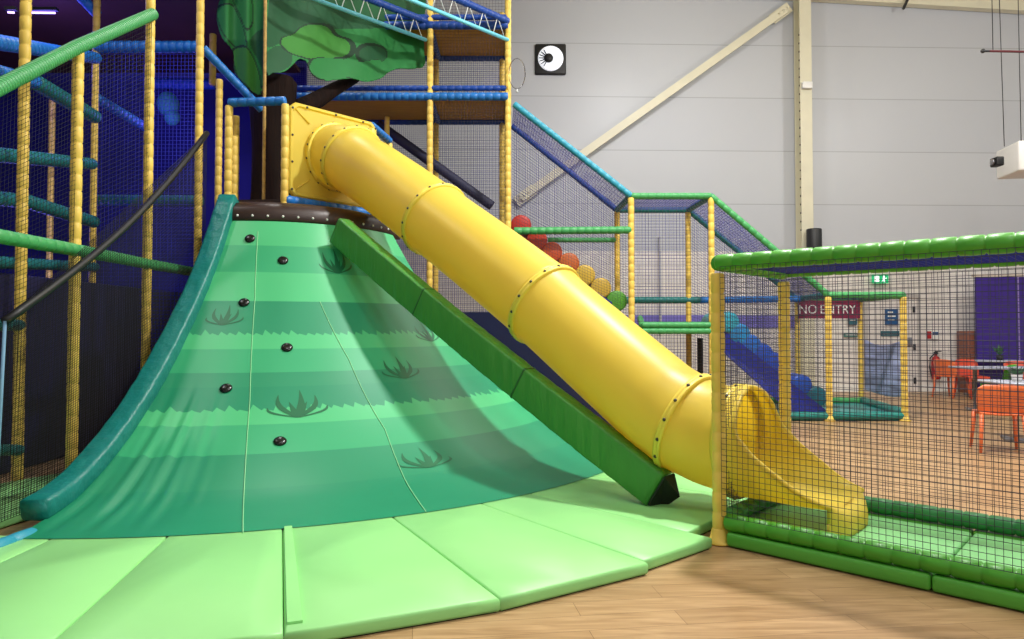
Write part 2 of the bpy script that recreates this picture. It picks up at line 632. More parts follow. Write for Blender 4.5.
for k in range(7):
    a = R(120 + k * 20)
    hb.box((fc.x - fw * .07 + math.cos(a) * fw * .2, fc.y - .09, fc.z + math.sin(a) * fw * .2), (fw * .22, .02, .018), M3=Matrix.Rotation(-a, 3, 'Y'))
hb.build('hub', M['grey_dark'], fan)

# hanging bar, cables, projector
def cable(px0, py0, px1, py1, Y0, Y1, label):
    MB().sweep([P(px0, py0, Y0), P(px1, py1, Y1)], .009, n=6).build('hanging_cable', M['grey_dark'], label=label, cat='cable', group='thin cables hanging from the roof at the right')


zc_ = roof_z(8.5) + .3


def up_to_roof(px, py, Y, top_px):
    p = P(px, py, Y)
    return p, Vector((p.x + (top_px - px) / F * Y * .5, Y, roof_z(p.x) + .32))


hb_ = root('suspended_bar', 'dark red bar hung level on thin wires near the roof', 'bar', P(985, 51, 11.0))
MB().sweep([P(988, 51, 11.0), P(1060, 52.5, 11.0)], .018, n=10).build('bar', M['maroon_rod'], hb_)
MB().ball(P(983, 51, 11.0), .035).sweep([P(981, 51, 11.0), P(989, 51, 11.0)], .02, n=8).build('end_fitting', M['grey_dark'], hb_)
a0, a1 = up_to_roof(993, 51, 11.0, 992)
MB().sweep([a0, a1], .006, n=6).build('wire', M['grey_dark'], hb_)
pj = root('projector', 'white box projector hung by the right edge, in front of the cladding', 'projector', P(1010, 170, 12.4))
pa, pb = P(1001, 141, 12.4), P(1001, 171, 12.4)
w_ = .95
mc = MB()
mc.box((pa.x + w_ / 2 + .40, 12.75, (pa.z + pb.z) / 2 + .02), (w_, .8, pa.z - pb.z), rz=R(-10), bev=.03)
mc.build('casing', M['white'], pj)
lp = P(997, 162, 12.35)
ml = MB()
ml.box(lp, (.13, .2, .16), bev=.02)
ml.build('lens_housing', M['black'], pj)
MB().lathe(lp + Vector((-.065, -.0, 0)), [(.05, 0), (.055, .03), (.03, .035)], n=16, axis=(-1, 0, 0)).build('lens', M['chrome'], pj)
for k, (tp, bx) in enumerate(((998, 1004), (1018, 1021))):
    p = P(bx, 143, 12.5)
    tpz = Vector((P(tp, 0, 12.5).x, 12.5, roof_z(p.x) + .27))
    MB().sweep([p + Vector((.04, .05, -.05)), tpz], .007, n=6).build('suspension_wire', M['grey_dark'], pj)

# door, signs, exit light on the blockwork
da, db = on_wall(864, 298), on_wall(917, 392)
dr = MB()
dx0, dx1, dz1 = da.x, db.x, da.z
for (x, w) in ((dx0, .08), (dx1, .08)):
    dr.box((x, wy(x) - .04, dz1 / 2), (w, .1, dz1))
dr.box(((dx0 + dx1) / 2, wy(dx0) - .04, dz1 + .04), (dx1 - dx0 + .08, .1, .08))
door = dr.build('door_1', mat('door_frame_grey', (176, 170, 166), .5, .03), kind='structure')
lf = MB()
lf.box(((dx0 + dx1) / 2, wy(dx0) - .03, dz1 / 2), (dx1 - dx0 - .06, .05, dz1))
lf.build('door_leaf', mat('door_paint', (214, 208, 204), .5, .03), door)
hg = MB()
for z in (.25, 1.0, 1.85):
    hg.box((dx1 - .1, wy(dx1) - .1, z), (.05, .03, .14))
hg.build('hinge', M['grey_dark'], door)
hm = MB()
hx = on_wall(907, 341).x
hm.box((hx, wy(hx) - .1, 1.12), (.1, .04, .2), bev=.01)
hm.build('door_handle', M['chrome'], door)
xs = on_wall(880, 279, .12)
ex = root('exit_sign', 'lit green exit sign on the white blockwork above the door', 'sign', xs)
MB().box(xs, (.36, .06, .2), bev=.012).build('light_box', M['signgreen'], ex)
pm = MB()
pm.box(xs + Vector((-.09, -.036, 0)), (.10, .008, .13))
pm.ball(xs + Vector((.07, -.036, .05)), .022, .006, .022)
pm.box(xs + Vector((.06, -.036, 0)), (.035, .008, .08), M3=Matrix.Rotation(R(20), 3, 'Y'))
pm.box(xs + Vector((.085, -.036, -.05)), (.02, .008, .06), M3=Matrix.Rotation(R(-30), 3, 'Y'))
pm.box(xs + Vector((.04, -.036, -.05)), (.02, .008, .06), M3=Matrix.Rotation(R(40), 3, 'Y'))
pm.box(xs + Vector((.10, -.036, .01)), (.06, .008, .018), M3=Matrix.Rotation(R(-20), 3, 'Y'))
pm.build('pictogram', M['signlit'], ex)


def board(name, px0, py0, px1, py1, off, m, label, cat, th=.015, lines=None, lm=None):
    a, b_ = on_wall(px0, py0, off), on_wall(px1, py1, off)
    r = root(name, label, cat, ((a.x + b_.x) / 2, a.y, b_.z))
    MB().box(((a.x + b_.x) / 2, (a.y + b_.y) / 2, (a.z + b_.z) / 2), (b_.x - a.x, th, a.z - b_.z)).build('board', m, r)
    if lines:
        lb = MB()
        for (u0, u1, v, h) in lines:
            x0 = a.x + (b_.x - a.x) * u0
            x1 = a.x + (b_.x - a.x) * u1
            z = a.z + (b_.z - a.z) * v
            lb.box(((x0 + x1) / 2, (a.y + b_.y) / 2 - th * .6, z), (x1 - x0, th * .4, h))
        lb.build('printed_lines', lm or M['white'], r)
    return r


board('door_sign', 885, 309, 898, 325, .09, M['signblue'], 'blue rectangular notice on the door, beside the right doorpost', 'sign', lines=[(.2, .6, .2, .03), (.2, .8, .45, .03), (.2, .7, .68, .03)])
board('door_strip', 881, 331, 899, 336, .09, mat('sign_teal', (40, 92, 104), .5, .03), 'long teal strip notice across the door under the blue one', 'sign', lines=[(.1, .9, .5, .012)])
board('wall_sign', 848, 317, 857, 325, .05, mat('sign_teal_two', (40, 92, 104), .5, .03), 'small teal notice just under the maroon sign', 'sign', lines=[(.2, .8, .4, .02)])
board('wall_strip', 844, 333, 858, 337, .05, mat('sign_teal_three', (60, 110, 104), .5, .03), 'narrow teal strip notice left of the hanging cloth', 'sign', lines=[(.1, .9, .5, .012)])
board('extinguisher_sign', 927, 331, 939, 339, .05, M['white'], 'white safety notice with red edge above the fire extinguisher', 'sign', lines=[(0, .35, .5, .17), (.45, .9, .35, .02)], lm=M['red'])

# blue panel on the extinguisher notice
es = on_wall(935.5, 333.5, .06)
esr = [o for o in bpy.data.objects if o.name.startswith('extinguisher_sign')][0]
MB().box(es, (.12, .012, .07)).build('blue_print', M['signblue'], esr)

# fire extinguisher
fe = on_wall(936, 367, .16)
fx = root('fire_extinguisher', 'red fire extinguisher hung on the white wall behind the orange chair', 'fire extinguisher', (fe.x, fe.y, fe.z - .25))
MB().lathe((fe.x, fe.y, fe.z - .28), [(.02, 0), (.085, .01), (.095, .05), (.095, .42), (.075, .49), (.035, .52), (.03, .56)], n=20).build('cylinder_body', M['red'], fx)
MB().box((fe.x, fe.y, fe.z + .31), (.05, .1, .06), bev=.01).box((fe.x + .04, fe.y - .02, fe.z + .35), (.14, .03, .02)).build('valve', M['grey_dark'], fx)
MB().sweep([(fe.x - .03, fe.y, fe.z + .3), (fe.x - .13, fe.y, fe.z + .2), (fe.x - .14, fe.y, fe.z), (fe.x - .11, fe.y, fe.z - .2)], .014, n=8).build('hose', M['grey_dark'], fx)

# purple partition, brown cabinet
pa, pb = on_wall(975, 277, .6), on_wall(975, 391, .6)
pr = root('purple_partition', 'tall purple partition at the right beyond the cafe tables', 'partition', (pa.x + 1.2, pa.y, 0))
for k in range(2):
    x0 = pa.x + k * .92
    MB().box((x0 + .455, pa.y, pa.z / 2), (.90, .06, pa.z)).build('panel', M['purple'], pr)
MB().box((pa.x + 1.0, pa.y, pa.z + .03), (2.1, .09, .06)).build('top_rail', mat('beige_trim', (196, 182, 168), .5, .03), pr)
for k in range(1, 2):
    MB().box((pa.x + k * .915, pa.y - .035, pa.z / 2), (.02, .02, pa.z)).build('joint_strip', mat('lilac_trim', (150, 130, 190), .5, .03), pr)
ba, bb = on_wall(962, 331, .3), on_wall(975, 391, .3)
cb = root('cabinet', 'brown cabinet standing on the left of the purple partition', 'cabinet', ((ba.x + bb.x) / 2, ba.y, 0))
MB().box(((ba.x + bb.x) / 2, ba.y, ba.z / 2), (bb.x - ba.x, .4, ba.z), bev=.01).build('cabinet_body', M['boxbrown'], cb)
MB().box(((ba.x + bb.x) / 2, ba.y - .205, ba.z / 2), (bb.x - ba.x - .05, .015, ba.z - .1)).build('cabinet_door', M['boxbrown'], cb)

# ------------------------------------------------------------------ hill
HX, HY = -2.95, 9.0
PROF = [(1.45, 2.66), (1.75, 2.17), (2.06, 1.74), (2.5, 1.24), (2.93, .82), (3.38, .475), (3.88, .205), (4.3, .105), (4.62, .07)]


def prof(r):
    n = len(PROF)
    if r <= PROF[0][0]:
        i = 0
    elif r >= PROF[-1][0]:
        i = n - 2
    else:
        i = max(k for k in range(n - 1) if PROF[k][0] <= r)

    def tan(k):
        k0, k1 = max(k - 1, 0), min(k + 1, n - 1)
        return (PROF[k1][1] - PROF[k0][1]) / (PROF[k1][0] - PROF[k0][0])
    (x0, y0), (x1, y1) = PROF[i], PROF[i + 1]
    h = x1 - x0
    t = (r - x0) / h
    return (2 * t ** 3 - 3 * t ** 2 + 1) * y0 + (t ** 3 - 2 * t ** 2 + t) * h * tan(i) + (-2 * t ** 3 + 3 * t ** 2) * y1 + (t ** 3 - t ** 2) * h * tan(i + 1)


def wrinkle(a, r):
    w = 0.0
    if r > 2.8 and a < 12:
        k = min(1, (r - 2.8) / .6) * max(0, 1 - abs(a - 2) / 9.0) * max(0, min(1, (4.5 - r) / .4))
        w += .012 * k * (math.sin(a * 2.1 + r * 1.7) + .6 * math.sin(a * 3.7 - r * 2.3))
    return w


def H(a, r, up=0.0):
    return Vector((HX + r * math.sin(R(a)), HY - r * math.cos(R(a)), prof(r) + wrinkle(a, r) + up))


def amin(r):
    return -3.0


def amax(r):
    t = min(1, max(0, (r - 1.45) / 3.05))
    return 78 - 14 * t


def hill_at(px, py):
    d = ray(px, py)
    o = Vector((0, 0, HC))
    t = 3.0
    while t < 14:
        p = o + d * t
        r = math.hypot(p.x - HX, p.y - HY)
        if 1.3 < r < 4.7 and p.z <= prof(r):
            return math.degrees(math.atan2(p.x - HX, HY - p.y)), r
        t += .004
    return None


RB = 4.52
hill = root('climbing_hill', 'green hill shaped climbing slope with painted grass bands and black grips', 'climbing slope', (HX, HY, 0))
hm = MB()
bands = []          # (image row on the front of the hill, material index, teeth)
rows = [(222, 0), (247, 1), (273, 0), (302, 2), (336, 0), (349, 1), (372, 2), (386, 3), (411, 0), (423, 1), (452, 2), (486, 3)]
edges = []
for y, mi in rows:
    h_ = hill_at(300, y)
    r = h_[1] if h_ else 1.45
    edges.append((max(1.45, r), mi))
edges[0] = (1.45, 0)
NA = 200
teeth = {4: 0.045, 8: 0.055}


def saw(j, seed):
    rr = random.Random(seed * 977 + j // 5)
    ph = rr.random()
    return (1 - (j % 5) / 5.0) * (.4 + .9 * ph)


ringR = []          # (function of column -> r, material of the band that starts here)
for i, (r, mi) in enumerate(edges):
    ringR.append((i, r, mi))
rings = []
mis = []
for i, (r, mi) in enumerate(edges):
    r1 = edges[i + 1][0] if i + 1 < len(edges) else RB
    n_sub = max(2, int((r1 - r) / .07))
    for k in range(n_sub):
        f = k / n_sub
        ring = []
        for j in range(NA + 1):
            o0 = saw(j, i) * teeth.get(i, 0)
            o1 = saw(j, i + 1) * teeth.get(i + 1, 0)
            rr = (r - o0) * (1 - f) + (r1 - o1) * f
            a0, a1 = amin(rr), amax(rr)
            ring.append(H(a0 + (a1 - a0) * j / NA, rr))
        rings.append(ring)
        mis.append(mi)
rings.append([H(amin(RB) + (amax(RB) - amin(RB)) * j / NA, RB) for j in range(NA + 1)])
n = NA + 1
vs = [p for rg_ in rings for p in rg_]
fsd = {}
for i in range(len(rings) - 1):
    for j in range(NA):
        a = i * n + j
        fsd.setdefault(mis[i], []).append((a, a + 1, a + 1 + n, a + n))
hm.v = [tuple(p) for p in vs]
for mi, fs in fsd.items():
    for f in fs:
        hm.f.append(f)
        hm.m.append(mi)
        hm.sm.append(True)


for jj in (0, NA):
    # the cover turns down to the floor along both cut edges
    ed = [rg_[jj] for rg_ in rings]
    hm.add(ed + [Vector((p.x, p.y, 0)) for p in ed], [(k, k + 1, k + 1 + len(ed), k + len(ed)) for k in range(len(ed) - 1)], 3, False)


def blade(a0, r0, a1, r1, bend, w):
    """one printed blade lying on the cover, a0/r0 root to a1/r1 tip"""
    N = 8
    L, Rr = [], []
    for k in range(N + 1):
        t = k / N
        a = a0 + (a1 - a0) * t + bend * math.sin(PI * t)
        r = r0 + (r1 - r0) * t
        ww = w * (.55 + .9 * t if t < .35 else .865 * (1 - t) / .65) + .002
        da = math.degrees(ww / r)
        L.append(H(a - da, r, .004))
        Rr.append(H(a + da, r, .004))
    hm.add(L + Rr, [(k, k + 1, k + N + 2, k + N + 1) for k in range(N)], 4)


for (px, py, s_) in ((222, 326, .66), (338, 274, .72), (298, 418, .98), (405, 379, .82), (432, 342, .7), (430, 468, .95)):
    h_ = hill_at(px, py)
    if not h_:
        continue
    a0, r0 = h_
    for (da, dr, bd, w) in ((-.26, .10, -1.5, .020), (-.17, .22, -1.2, .024), (.03, .26, .4, .026), (.17, .21, 1.2, .024), (.27, .11, 1.5, .020), (-.07, .15, 0, .022), (.09, .15, 0, .022)):
        blade(a0, r0, a0 + math.degrees(da * s_ / r0), r0 - dr * s_, bd, w * s_ * 1.65)
hill_cover = hm.build('hill_cover', [M['h1'], M['h2'], M['h3'], M['h4'], M['grass']], hill)
for pts in (((258, 232), (255, 300), (250, 400), (243, 533)), ((320, 302), (349, 360), (385, 430), (426, 512))):
    path = []
    hs = [hill_at(*p) for p in pts]
    for (a0, r0), (a1, r1) in zip(hs, hs[1:]):
        for k in range(8):
            t = k / 8
            path.append(H(a0 + (a1 - a0) * t, r0 + (r1 - r0) * t, .006))
    path.append(H(hs[-1][0], hs[-1][1], .002))
    MB().sweep(path, .0035, n=6).build('weld_seam', mat('pale_seam', (150, 220, 160), .5, .02), hill, label='pale green seam line')
for (px, py) in ((250, 239), (283, 261), (244, 303), (287, 348), (226, 389), (280, 442)):
    a0, r0 = hill_at(px, py)
    p = H(a0, r0)
    e = 0.02
    du = (H(a0, r0 + e) - p).normalized()
    dv = (H(a0 + 1, r0) - p).normalized()
    nr = du.cross(dv)
    if nr.z < 0:
        nr = -nr
    g = MB()
    g.lathe(p, [(.052, 0), (.054, .008), (.047, .018), (.030, .024), (.012, .026), (.0, .026)], n=20, axis=nr)
    g.build('hand_grip', M['grip'], hill, label='black rubber grip')
# brown skirt round the rim, with studs
sk = MB()
rr_ = []
for (r, z) in ((1.02, 2.80), (1.03, 2.83), (1.25, 2.825), (1.42, 2.78), (1.50, 2.71), (1.512, 2.60), (1.50, 2.57), (1.42, 2.57)):
    rr_.append([Vector((HX + r * math.sin(R(-8 + 100 * j / 40)), HY - r * math.cos(R(-8 + 100 * j / 40)), z)) for j in range(41)])
sk.loft(rr_, closed=False)
sk.build('rim_skirt', M['brown'], hill, label='brown vinyl skirt')
st = MB()
for j in range(16):
    a = R(-6 + j * 6)
    st.ball((HX + 1.508 * math.sin(a), HY - 1.508 * math.cos(a), 2.63), .014, n=8, m=5)
st.build('stud_row', M['white'], hill, label='small pale studs')

# ------------------------------------------------------------------ bolsters
def sweep_rect(path, w, h, side, up=None, rnd=.03, jitter=0.0):
    """rounded rectangular bar along a path; side = horizontal width direction"""
    rings = []
    for i, p in enumerate(path):
        t = (path[min(i + 1, len(path) - 1)] - path[max(i - 1, 0)]).normalized()
        s_ = (side - t * side.dot(t)).normalized()
        u_ = s_.cross(t).normalized()
        if u_.z < 0:
            u_ = -u_
        ring = []
        j = 1 + random.uniform(-jitter, jitter)
        for (sx, sy, a0) in ((1, 1, 0), (-1, 1, PI / 2), (-1, -1, PI), (1, -1, 1.5 * PI)):
            for k in range(4):
                a = a0 + k * PI / 6
                ring.append(p + s_ * (sx * (w / 2 - rnd) + rnd * math.cos(a)) * j + u_ * (sy * (h / 2 - rnd) + rnd * math.sin(a)) * j)
        rings.append(ring)
    return MB().loft(rings)


path = []
for k in range(41):
    r = 1.38 + (4.22 - 1.38) * k / 40
    path.append(H(-3.0, r) + Vector((-.075, 0, .06)))
sweep_rect(path, .195, .15, Vector((1, 0, 0)), rnd=.03, jitter=.03).build('padded_bolster', M['teal_vinyl'], label='long teal padded bolster curving down the left edge of the hill', cat='bolster')
u = Vector((.735, -.678, 0))
v = Vector((.678, .735, 0))
gb0 = P(340, 231, 7.62)
gb1 = G(660, 490, .2) + Vector((0, .04, 0))
path = [gb0.lerp(gb1, k / 90) - Vector((0, 0, .04 * math.sin(PI * k / 90))) for k in range(91)]
gbr = root('padded_bolster', 'straight green padded bolster lying beneath the yellow slide', 'bolster', (gb1.x, gb1.y, 0))
gside = (gb1 - gb0).cross(Vector((0, 0, 1))).normalized()
sweep_rect(path, .17, .30, gside, rnd=.025, jitter=.018).build('bolster_cover', M['green_vinyl'], gbr)
tdir = (gb1 - gb0).normalized()
fl = MB()
e0 = gb1 + tdir * .01
upv = gside.cross(tdir).normalized()
if upv.z < 0:
    upv = -upv
fl.plate([e0 + gside * .085 + upv * .14, e0 + gside * .085 - upv * .12, e0 - gside * .07 - upv * .17 + tdir * .05, e0 - gside * .085 + upv * .02 + tdir * .12, e0 - gside * .085 + upv * .14], tdir * .012)
fl.build('end_flap', M['base_dark'], gbr, label='dark open end flap')
for f in (.34, .66):
    p = gb0.lerp(gb1, f) - Vector((0, 0, .04 * math.sin(PI * f)))
    sweep_rect([p - tdir * .008, p + tdir * .008], .176, .306, gside, rnd=.025).build('seam_band', mat('dark_green_seam', (36, 92, 32), .5, .03), gbr)
q0, q1 = G(-40, 562, .06), G(33, 535, .06)
bl = MB()
dq = (q1 - q0).normalized()
bl.foam(q0, q1, .055, seg=.16)
bl.build('edge_roll', M['rail_cyan'], label='short turquoise foam roll on the floor at the lower left', cat='foam roll')

# ------------------------------------------------------------------ floor mats
def mat_seg(a0, a1, r0, r1, z, name, label, group, m, flap=None):
    rt = root(name, label, 'mat', (HX + r1 * math.sin(R((a0 + a1) / 2)), HY - r1 * math.cos(R((a0 + a1) / 2)), 0), group)
    g_ = .10
    def pt(a, r, zz):
        return Vector((HX + r * math.sin(R(a)), HY - r * math.cos(R(a)), zz))
    # outline with straight outer chord
    N = 6
    def ring(ins, zz):
        rr0, rr1 = r0 + ins, r1 - ins
        ia = math.degrees(ins / 5.4) + .015
        c0, c1 = pt(a0 + ia, rr1, zz), pt(a1 - ia, rr1, zz)
        pts = [pt(a0 + ia, rr0 + (rr1 - rr0) * k / N, zz) for k in range(N)]
        pts += [c0.lerp(c1, k / N) for k in range(N)]
        pts += [pt(a1 - ia, rr1 + (rr0 - rr1) * k / N, zz) for k in range(N)]
        pts += [pt(a1 - ia + (a0 - a1 + 2 * ia) * k / N, rr0, zz) for k in range(N)]
        return pts
    mb = MB()
    mb.loft([ring(.004, .008), ring(0, .02), ring(0, z - .022), ring(.003, z - .008), ring(.012, z)])
    mb.build('mat_cover', m, rt)
    MB().loft([ring(.012, 0), ring(.012, .01)], smooth=False).build('underlay', M['base_dark'], rt, label='black underlay')
    if flap:
        fa, fr0, fr1, fw_ = flap
        f = MB()
        dv_ = math.degrees(fw_ / 2 / 5.4)
        f.plate([pt(fa - dv_, fr0, z), pt(fa - dv_, fr1, z), pt(fa + dv_, fr1, z), pt(fa + dv_, fr0, z)], (0, 0, .013))
        f.build('seam_flap', m, rt)
    return rt


ZM = .075
cuts = [-27, -18, -9, .2, 9.3, 18.3, 27.8, 37.0, 43.4, 54.6, 66]
mlabels = ['light green mat far back behind the dark netting', 'light green mat behind the dark netting, just left of the teal bolster end', 'light green mat under the teal bolster at the lower left',
           'light green mat in the bottom left corner of the photo', 'light green mat left of the raised seam strip',
           'light green mat carrying the raised seam strip along its left edge', 'light green mat with a notched corner at its right, bottom centre',
           'light green mat in front of the green bolster end, left of the cage post', 'light green mat under the lower end of the yellow tube', 'light green mat behind the lower end of the yellow tube']
for i in range(len(cuts) - 1):
    ro = 6.20 if i < 7 else (6.16 if i == 7 else 5.98)
    mat_seg(cuts[i], cuts[i + 1], 2.4 if i < 2 else (4.44 if i < 8 else 3.9), ro, ZM, 'floor_mat', mlabels[i], 'light green floor mats around the hill', M['mat_green'],
            flap=(18.75, 4.5, 6.12, .06) if i == 5 else None)

# ------------------------------------------------------------------ cage
A = G(719.5, 543, 0)
A = Vector((A.x, A.y, 0))
CW = 1.124
CL = 2.5
B = A + v * CW
C_ = B + u * CL
D = A + u * CL
ZT = 1.85
cage = root('play_cage', 'netted soft play cage with green foam rails around the slide exit', 'play cage', A)


def foam_obj(p0, p1, r, m, name, parent, seg=.11, label=None, pinch=.86):
    return MB().foam(p0, p1, r, seg, pinch=pinch).build(name, m, parent, label=label)


Z = Vector((0, 0, 1))
for i, p in enumerate((A, B, C_, D)):
    po = MB().foam(p + Z * .08, p + Z * (ZT - .07), .046, .13)
    o = po.build('post', M['post'], cage)
    ft = MB()
    ft.lathe(p, [(.05, 0), (.085, .004), (.088, .015), (.06, .035), (.05, .09), (.045, .10)], n=18)
    ft.build('foot_cup', M['post'], o)
zr_ = ZT
for (p0, p1) in ((A, D), (B, C_), (A, B), (D, C_)):
    foam_obj(p0 + Z * (zr_ + (.016 if p0 is B else 0)), p1 + Z * (zr_ + (.016 if p1 is C_ else 0)), .055, M['rail_green'], 'top_rail', cage, .125, pinch=.82)
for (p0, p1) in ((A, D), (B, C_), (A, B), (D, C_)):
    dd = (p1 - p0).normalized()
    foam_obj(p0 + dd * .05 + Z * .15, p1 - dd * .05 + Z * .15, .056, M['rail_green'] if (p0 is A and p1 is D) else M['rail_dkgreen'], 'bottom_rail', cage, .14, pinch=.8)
kpm = mat('kick_pad_green', (84, 170, 56), .4, .04)
for (p0, p1) in ((A, D), (B, C_)):
    dd = (p1 - p0).normalized()
    for k in range(2):
        c_ = p0 + dd * (.07 + k * 1.165 + .58)
        MB().box((c_.x, c_.y, .05), (1.16, .11, .088), rz=math.atan2(dd.y, dd.x), bev=.02).build('kick_pad', kpm, cage)
SP = .036
zb = .19
nf = MB()
ex_ = -v * .045
nf.net(A + ex_ + u * .04 + Z * zb, D + ex_ - u * .04 + Z * zb, D + ex_ - u * .04 + Z * (ZT - .03), A + ex_ + u * .04 + Z * (ZT - .03), SP, SP, .0017)
nf.build('front_net', M['net_dark'], cage)
nb = MB()
nb.net(B + Z * zb + u * .04, C_ + Z * zb - u * .04, C_ + Z * (ZT - .05) - u * .04, B + Z * (ZT - .05) + u * .04, SP, SP, .0017)
nb.build('back_net', M['net_dark'], cage)
nr_ = MB()
nr_.net(A + Z * (ZT - .01) + v * .04, D + Z * (ZT - .01) + v * .04, C_ + Z * (ZT - .01) - v * .04, B + Z * (ZT - .01) - v * .04, .045, .045, .0048)
nr_.build('roof_net', M['net_blue'], cage)
# left net with a round hole for the tube
nl = MB()
CZ, CR = .60, .45
ncol = int(CW / SP)
for i in range(1, ncol):
    t = i * CW / ncol
    h2 = CR ** 2 - (t - .57) ** 2
    p = A + v * t
    if h2 > 0:
        hh = math.sqrt(h2)
        nl.cord(p + Z * (CZ + hh), p + Z * (ZT - .05), .0017)
        if CZ - hh > zb:
            nl.cord(p + Z * zb, p + Z * (CZ - hh), .0022)
    else:
        nl.cord(p + Z * zb, p + Z * (ZT - .05), .0017)
nrow = int((ZT - zb) / SP)
for i in range(nrow):
    z = zb + i * SP
    h2 = CR ** 2 - (z - CZ) ** 2
    if h2 > 0:
        hh = math.sqrt(h2)
        nl.cord(A + v * .04 + Z * z, A + v * max(.05, .57 - hh) + Z * z, .0017)
        nl.cord(A + v * min(CW - .05, .57 + hh) + Z * z, B - v * .04 + Z * z, .0017)
    else:
        nl.cord(A + v * .04 + Z * z, B - v * .04 + Z * z, .0017)
nl.build('side_net', M['net_dark'], cage)
# mats on the cage floor
for k in range(2):
    t0, t1 = (-.03, 1.24) if k == 0 else (1.25, 2.44)
    c_ = A + u * (t0 + t1) / 2 + v * CW / 2
    MB().box((c_.x, c_.y, .05), (t1 - t0, CW - .15, .085), rz=math.atan2(u.y, u.x), bev=.02).build(
        'floor_mat', M['mat_pale'], label=['pale green mat inside the cage under the slide exit', 'pale green mat inside the cage at the right edge of the photo'][k], cat='mat', group='pale green mats inside the cage')
tp = A + u * .22 + v * .55
# ------------------------------------------------------------------ tube slide
C0 = A + v * .575
S0 = 5.306
TP = [(0.0, 3.53), (.2, 3.51), (.34, 3.46), (.5, 3.35), (.7, 3.24), (1.2, 2.94), (1.8, 2.575), (2.5, 2.15), (3.33, 1.63), (4.0, 1.165), (4.55, .785), (4.77, .675), (4.97, .615), (5.15, .59), (5.35, .59)]


def axis(s_):
    for (a, za), (b_, zb_) in zip(TP, TP[1:]):
        if s_ <= b_ + 1e-9:
            z = za + (zb_ - za) * (s_ - a) / (b_ - a)
            break
    else:
        z = TP[-1][1]
    p = C0 + u * (s_ - S0) - v * (.085 * max(0, 1 - s_ / 1.3))
    return Vector((p.x, p.y, z))


slide = root('tube_slide', 'big yellow enclosed tube slide running down into the cage', 'slide', (C0.x, C0.y, 0))
TR = .385
side = v


def tring(s_, r, n=44):
    e = .06
    t = (axis(min(s_ + e, 5.35)) - axis(max(s_ - e, 0))).normalized()
    y = side.cross(t).normalized()
    if y.z < 0:
        y = -y
    p = axis(s_)
    return [p + (side * math.cos(2 * PI * k / n) + y * math.sin(2 * PI * k / n)) * r for k in range(n)], t, y


joints = [.05, .36, 1.80, 3.33, 4.77, 5.19]
slabels = ['short stub at the entry panel', 'uppermost straight length', 'middle straight length', 'lowest straight length', 'short bend at the cage']
for i in range(len(joints) - 1):
    s0, s1 = joints[i], joints[i + 1]
    N = max(6, int((s1 - s0) / .06))
    outer = [tring(s0 + (s1 - s0) * k / N, TR + .012 * (abs(k / N - .5) * 2) ** 12)[0] for k in range(N + 1)]
    inner = [tring(s0 + (s1 - s0) * k / N, TR - .012)[0] for k in range(N, -1, -1)]
    ts = MB().loft(outer + [inner[0]], caps=False)
    ts.loft(inner + [outer[0]], caps=False, mi=1)
    ts.build('tube_section', [M['tube'], M['tube_in']], slide)
for i, s_ in enumerate(joints):
    ringsz = []
    p, = [axis(s_)]
    _, t, y = tring(s_, TR)
    w = .028
    for (ds, r) in ((-w, TR + .005), (-w, TR + .030), (-w * .3, TR + .034), (-w * .12, TR + .028), (w * .12, TR + .028), (w * .3, TR + .034), (w, TR + .030), (w, TR + .005)):
        ringsz.append([p + t * ds + (side * math.cos(2 * PI * k / 44) + y * math.sin(2 * PI * k / 44)) * r for k in range(44)])
    co = MB().loft(ringsz, caps=False).build('collar', M['tube_dark'], slide)
    for k in range(16):
        a = 2 * PI * (k + .5) / 16
        dirn = side * math.cos(a) + y * math.sin(a)
        MB().lathe(p + dirn * (TR + .030), [(.013, -.004), (.014, .004), (.008, .010)], n=8, axis=dirn).build('bolt', M['bolt'], co)
# square entry panel with a round hole
pc = axis(0)
HW, HH = .62, .555
NS = 48


def sqpt(k, hw, hh):
    a = 2 * PI * k / NS
    ca, sa = math.cos(a), math.sin(a)
    m_ = max(abs(ca), abs(sa))
    return side * (ca / m_ * hw) + Z * (sa / m_ * hh)


def cir(k, r):
    a = 2 * PI * k / NS
    return side * math.cos(a) * r + Z * math.sin(a) * r


pan = MB()
ringsP = [[pc + sqpt(k + .5, HW - i_, HH - i_) + u * ds for k in range(NS)] for (i_, ds) in ((.004, -.05), (0, -.04), (0, .02), (.012, .035), (.035, .035))]
ringsP += [[pc + sqpt(k + .5, HW - .05, HH - .05) + u * .012 for k in range(NS)]]
ringsP += [[pc + cir(k + .5, .46) + u * .012 for k in range(NS)], [pc + cir(k + .5, .385) + u * .012 for k in range(NS)], [pc + cir(k + .5, .385) - u * .05 for k in range(NS)]]
pan.loft(ringsP + [ringsP[0]], caps=False, smooth=False)
pn = pan.build('entry_panel', M['tube'], slide, label='square yellow entry panel')
for (x, z) in [(sx * (HW - .03), t * .48) for sx in (-1, 1) for t in (-1, -.33, .33, 1)] + [(t * .4, HH - .03) for t in (-1, 0, 1)]:
    MB().lathe(pc + side * x + Z * z + u * .035, [(.014, -.01), (.014, .006), (.006, .010)], n=8, axis=u).build('bolt', M['bolt'], pn)
for sx in (-1, 1):
    for sz in (-1, 1):
        MB().sweep([pc + side * sx * .36 + Z * sz * .34 + u * .02, pc + side * sx * .55 + Z * sz * .49 + u * .014], .011, n=6).build('corner_rib', M['tube'], pn)
# open exit chute


def interp(tab, x):
    x = max(x, tab[0][0])
    for (a, ya), (b_, yb) in zip(tab, tab[1:]):
        if x <= b_:
            t = (x - a) / (b_ - a)
            t = t * t * (3 - 2 * t) if False else t
            return ya + (yb - ya) * t
    return tab[-1][1]


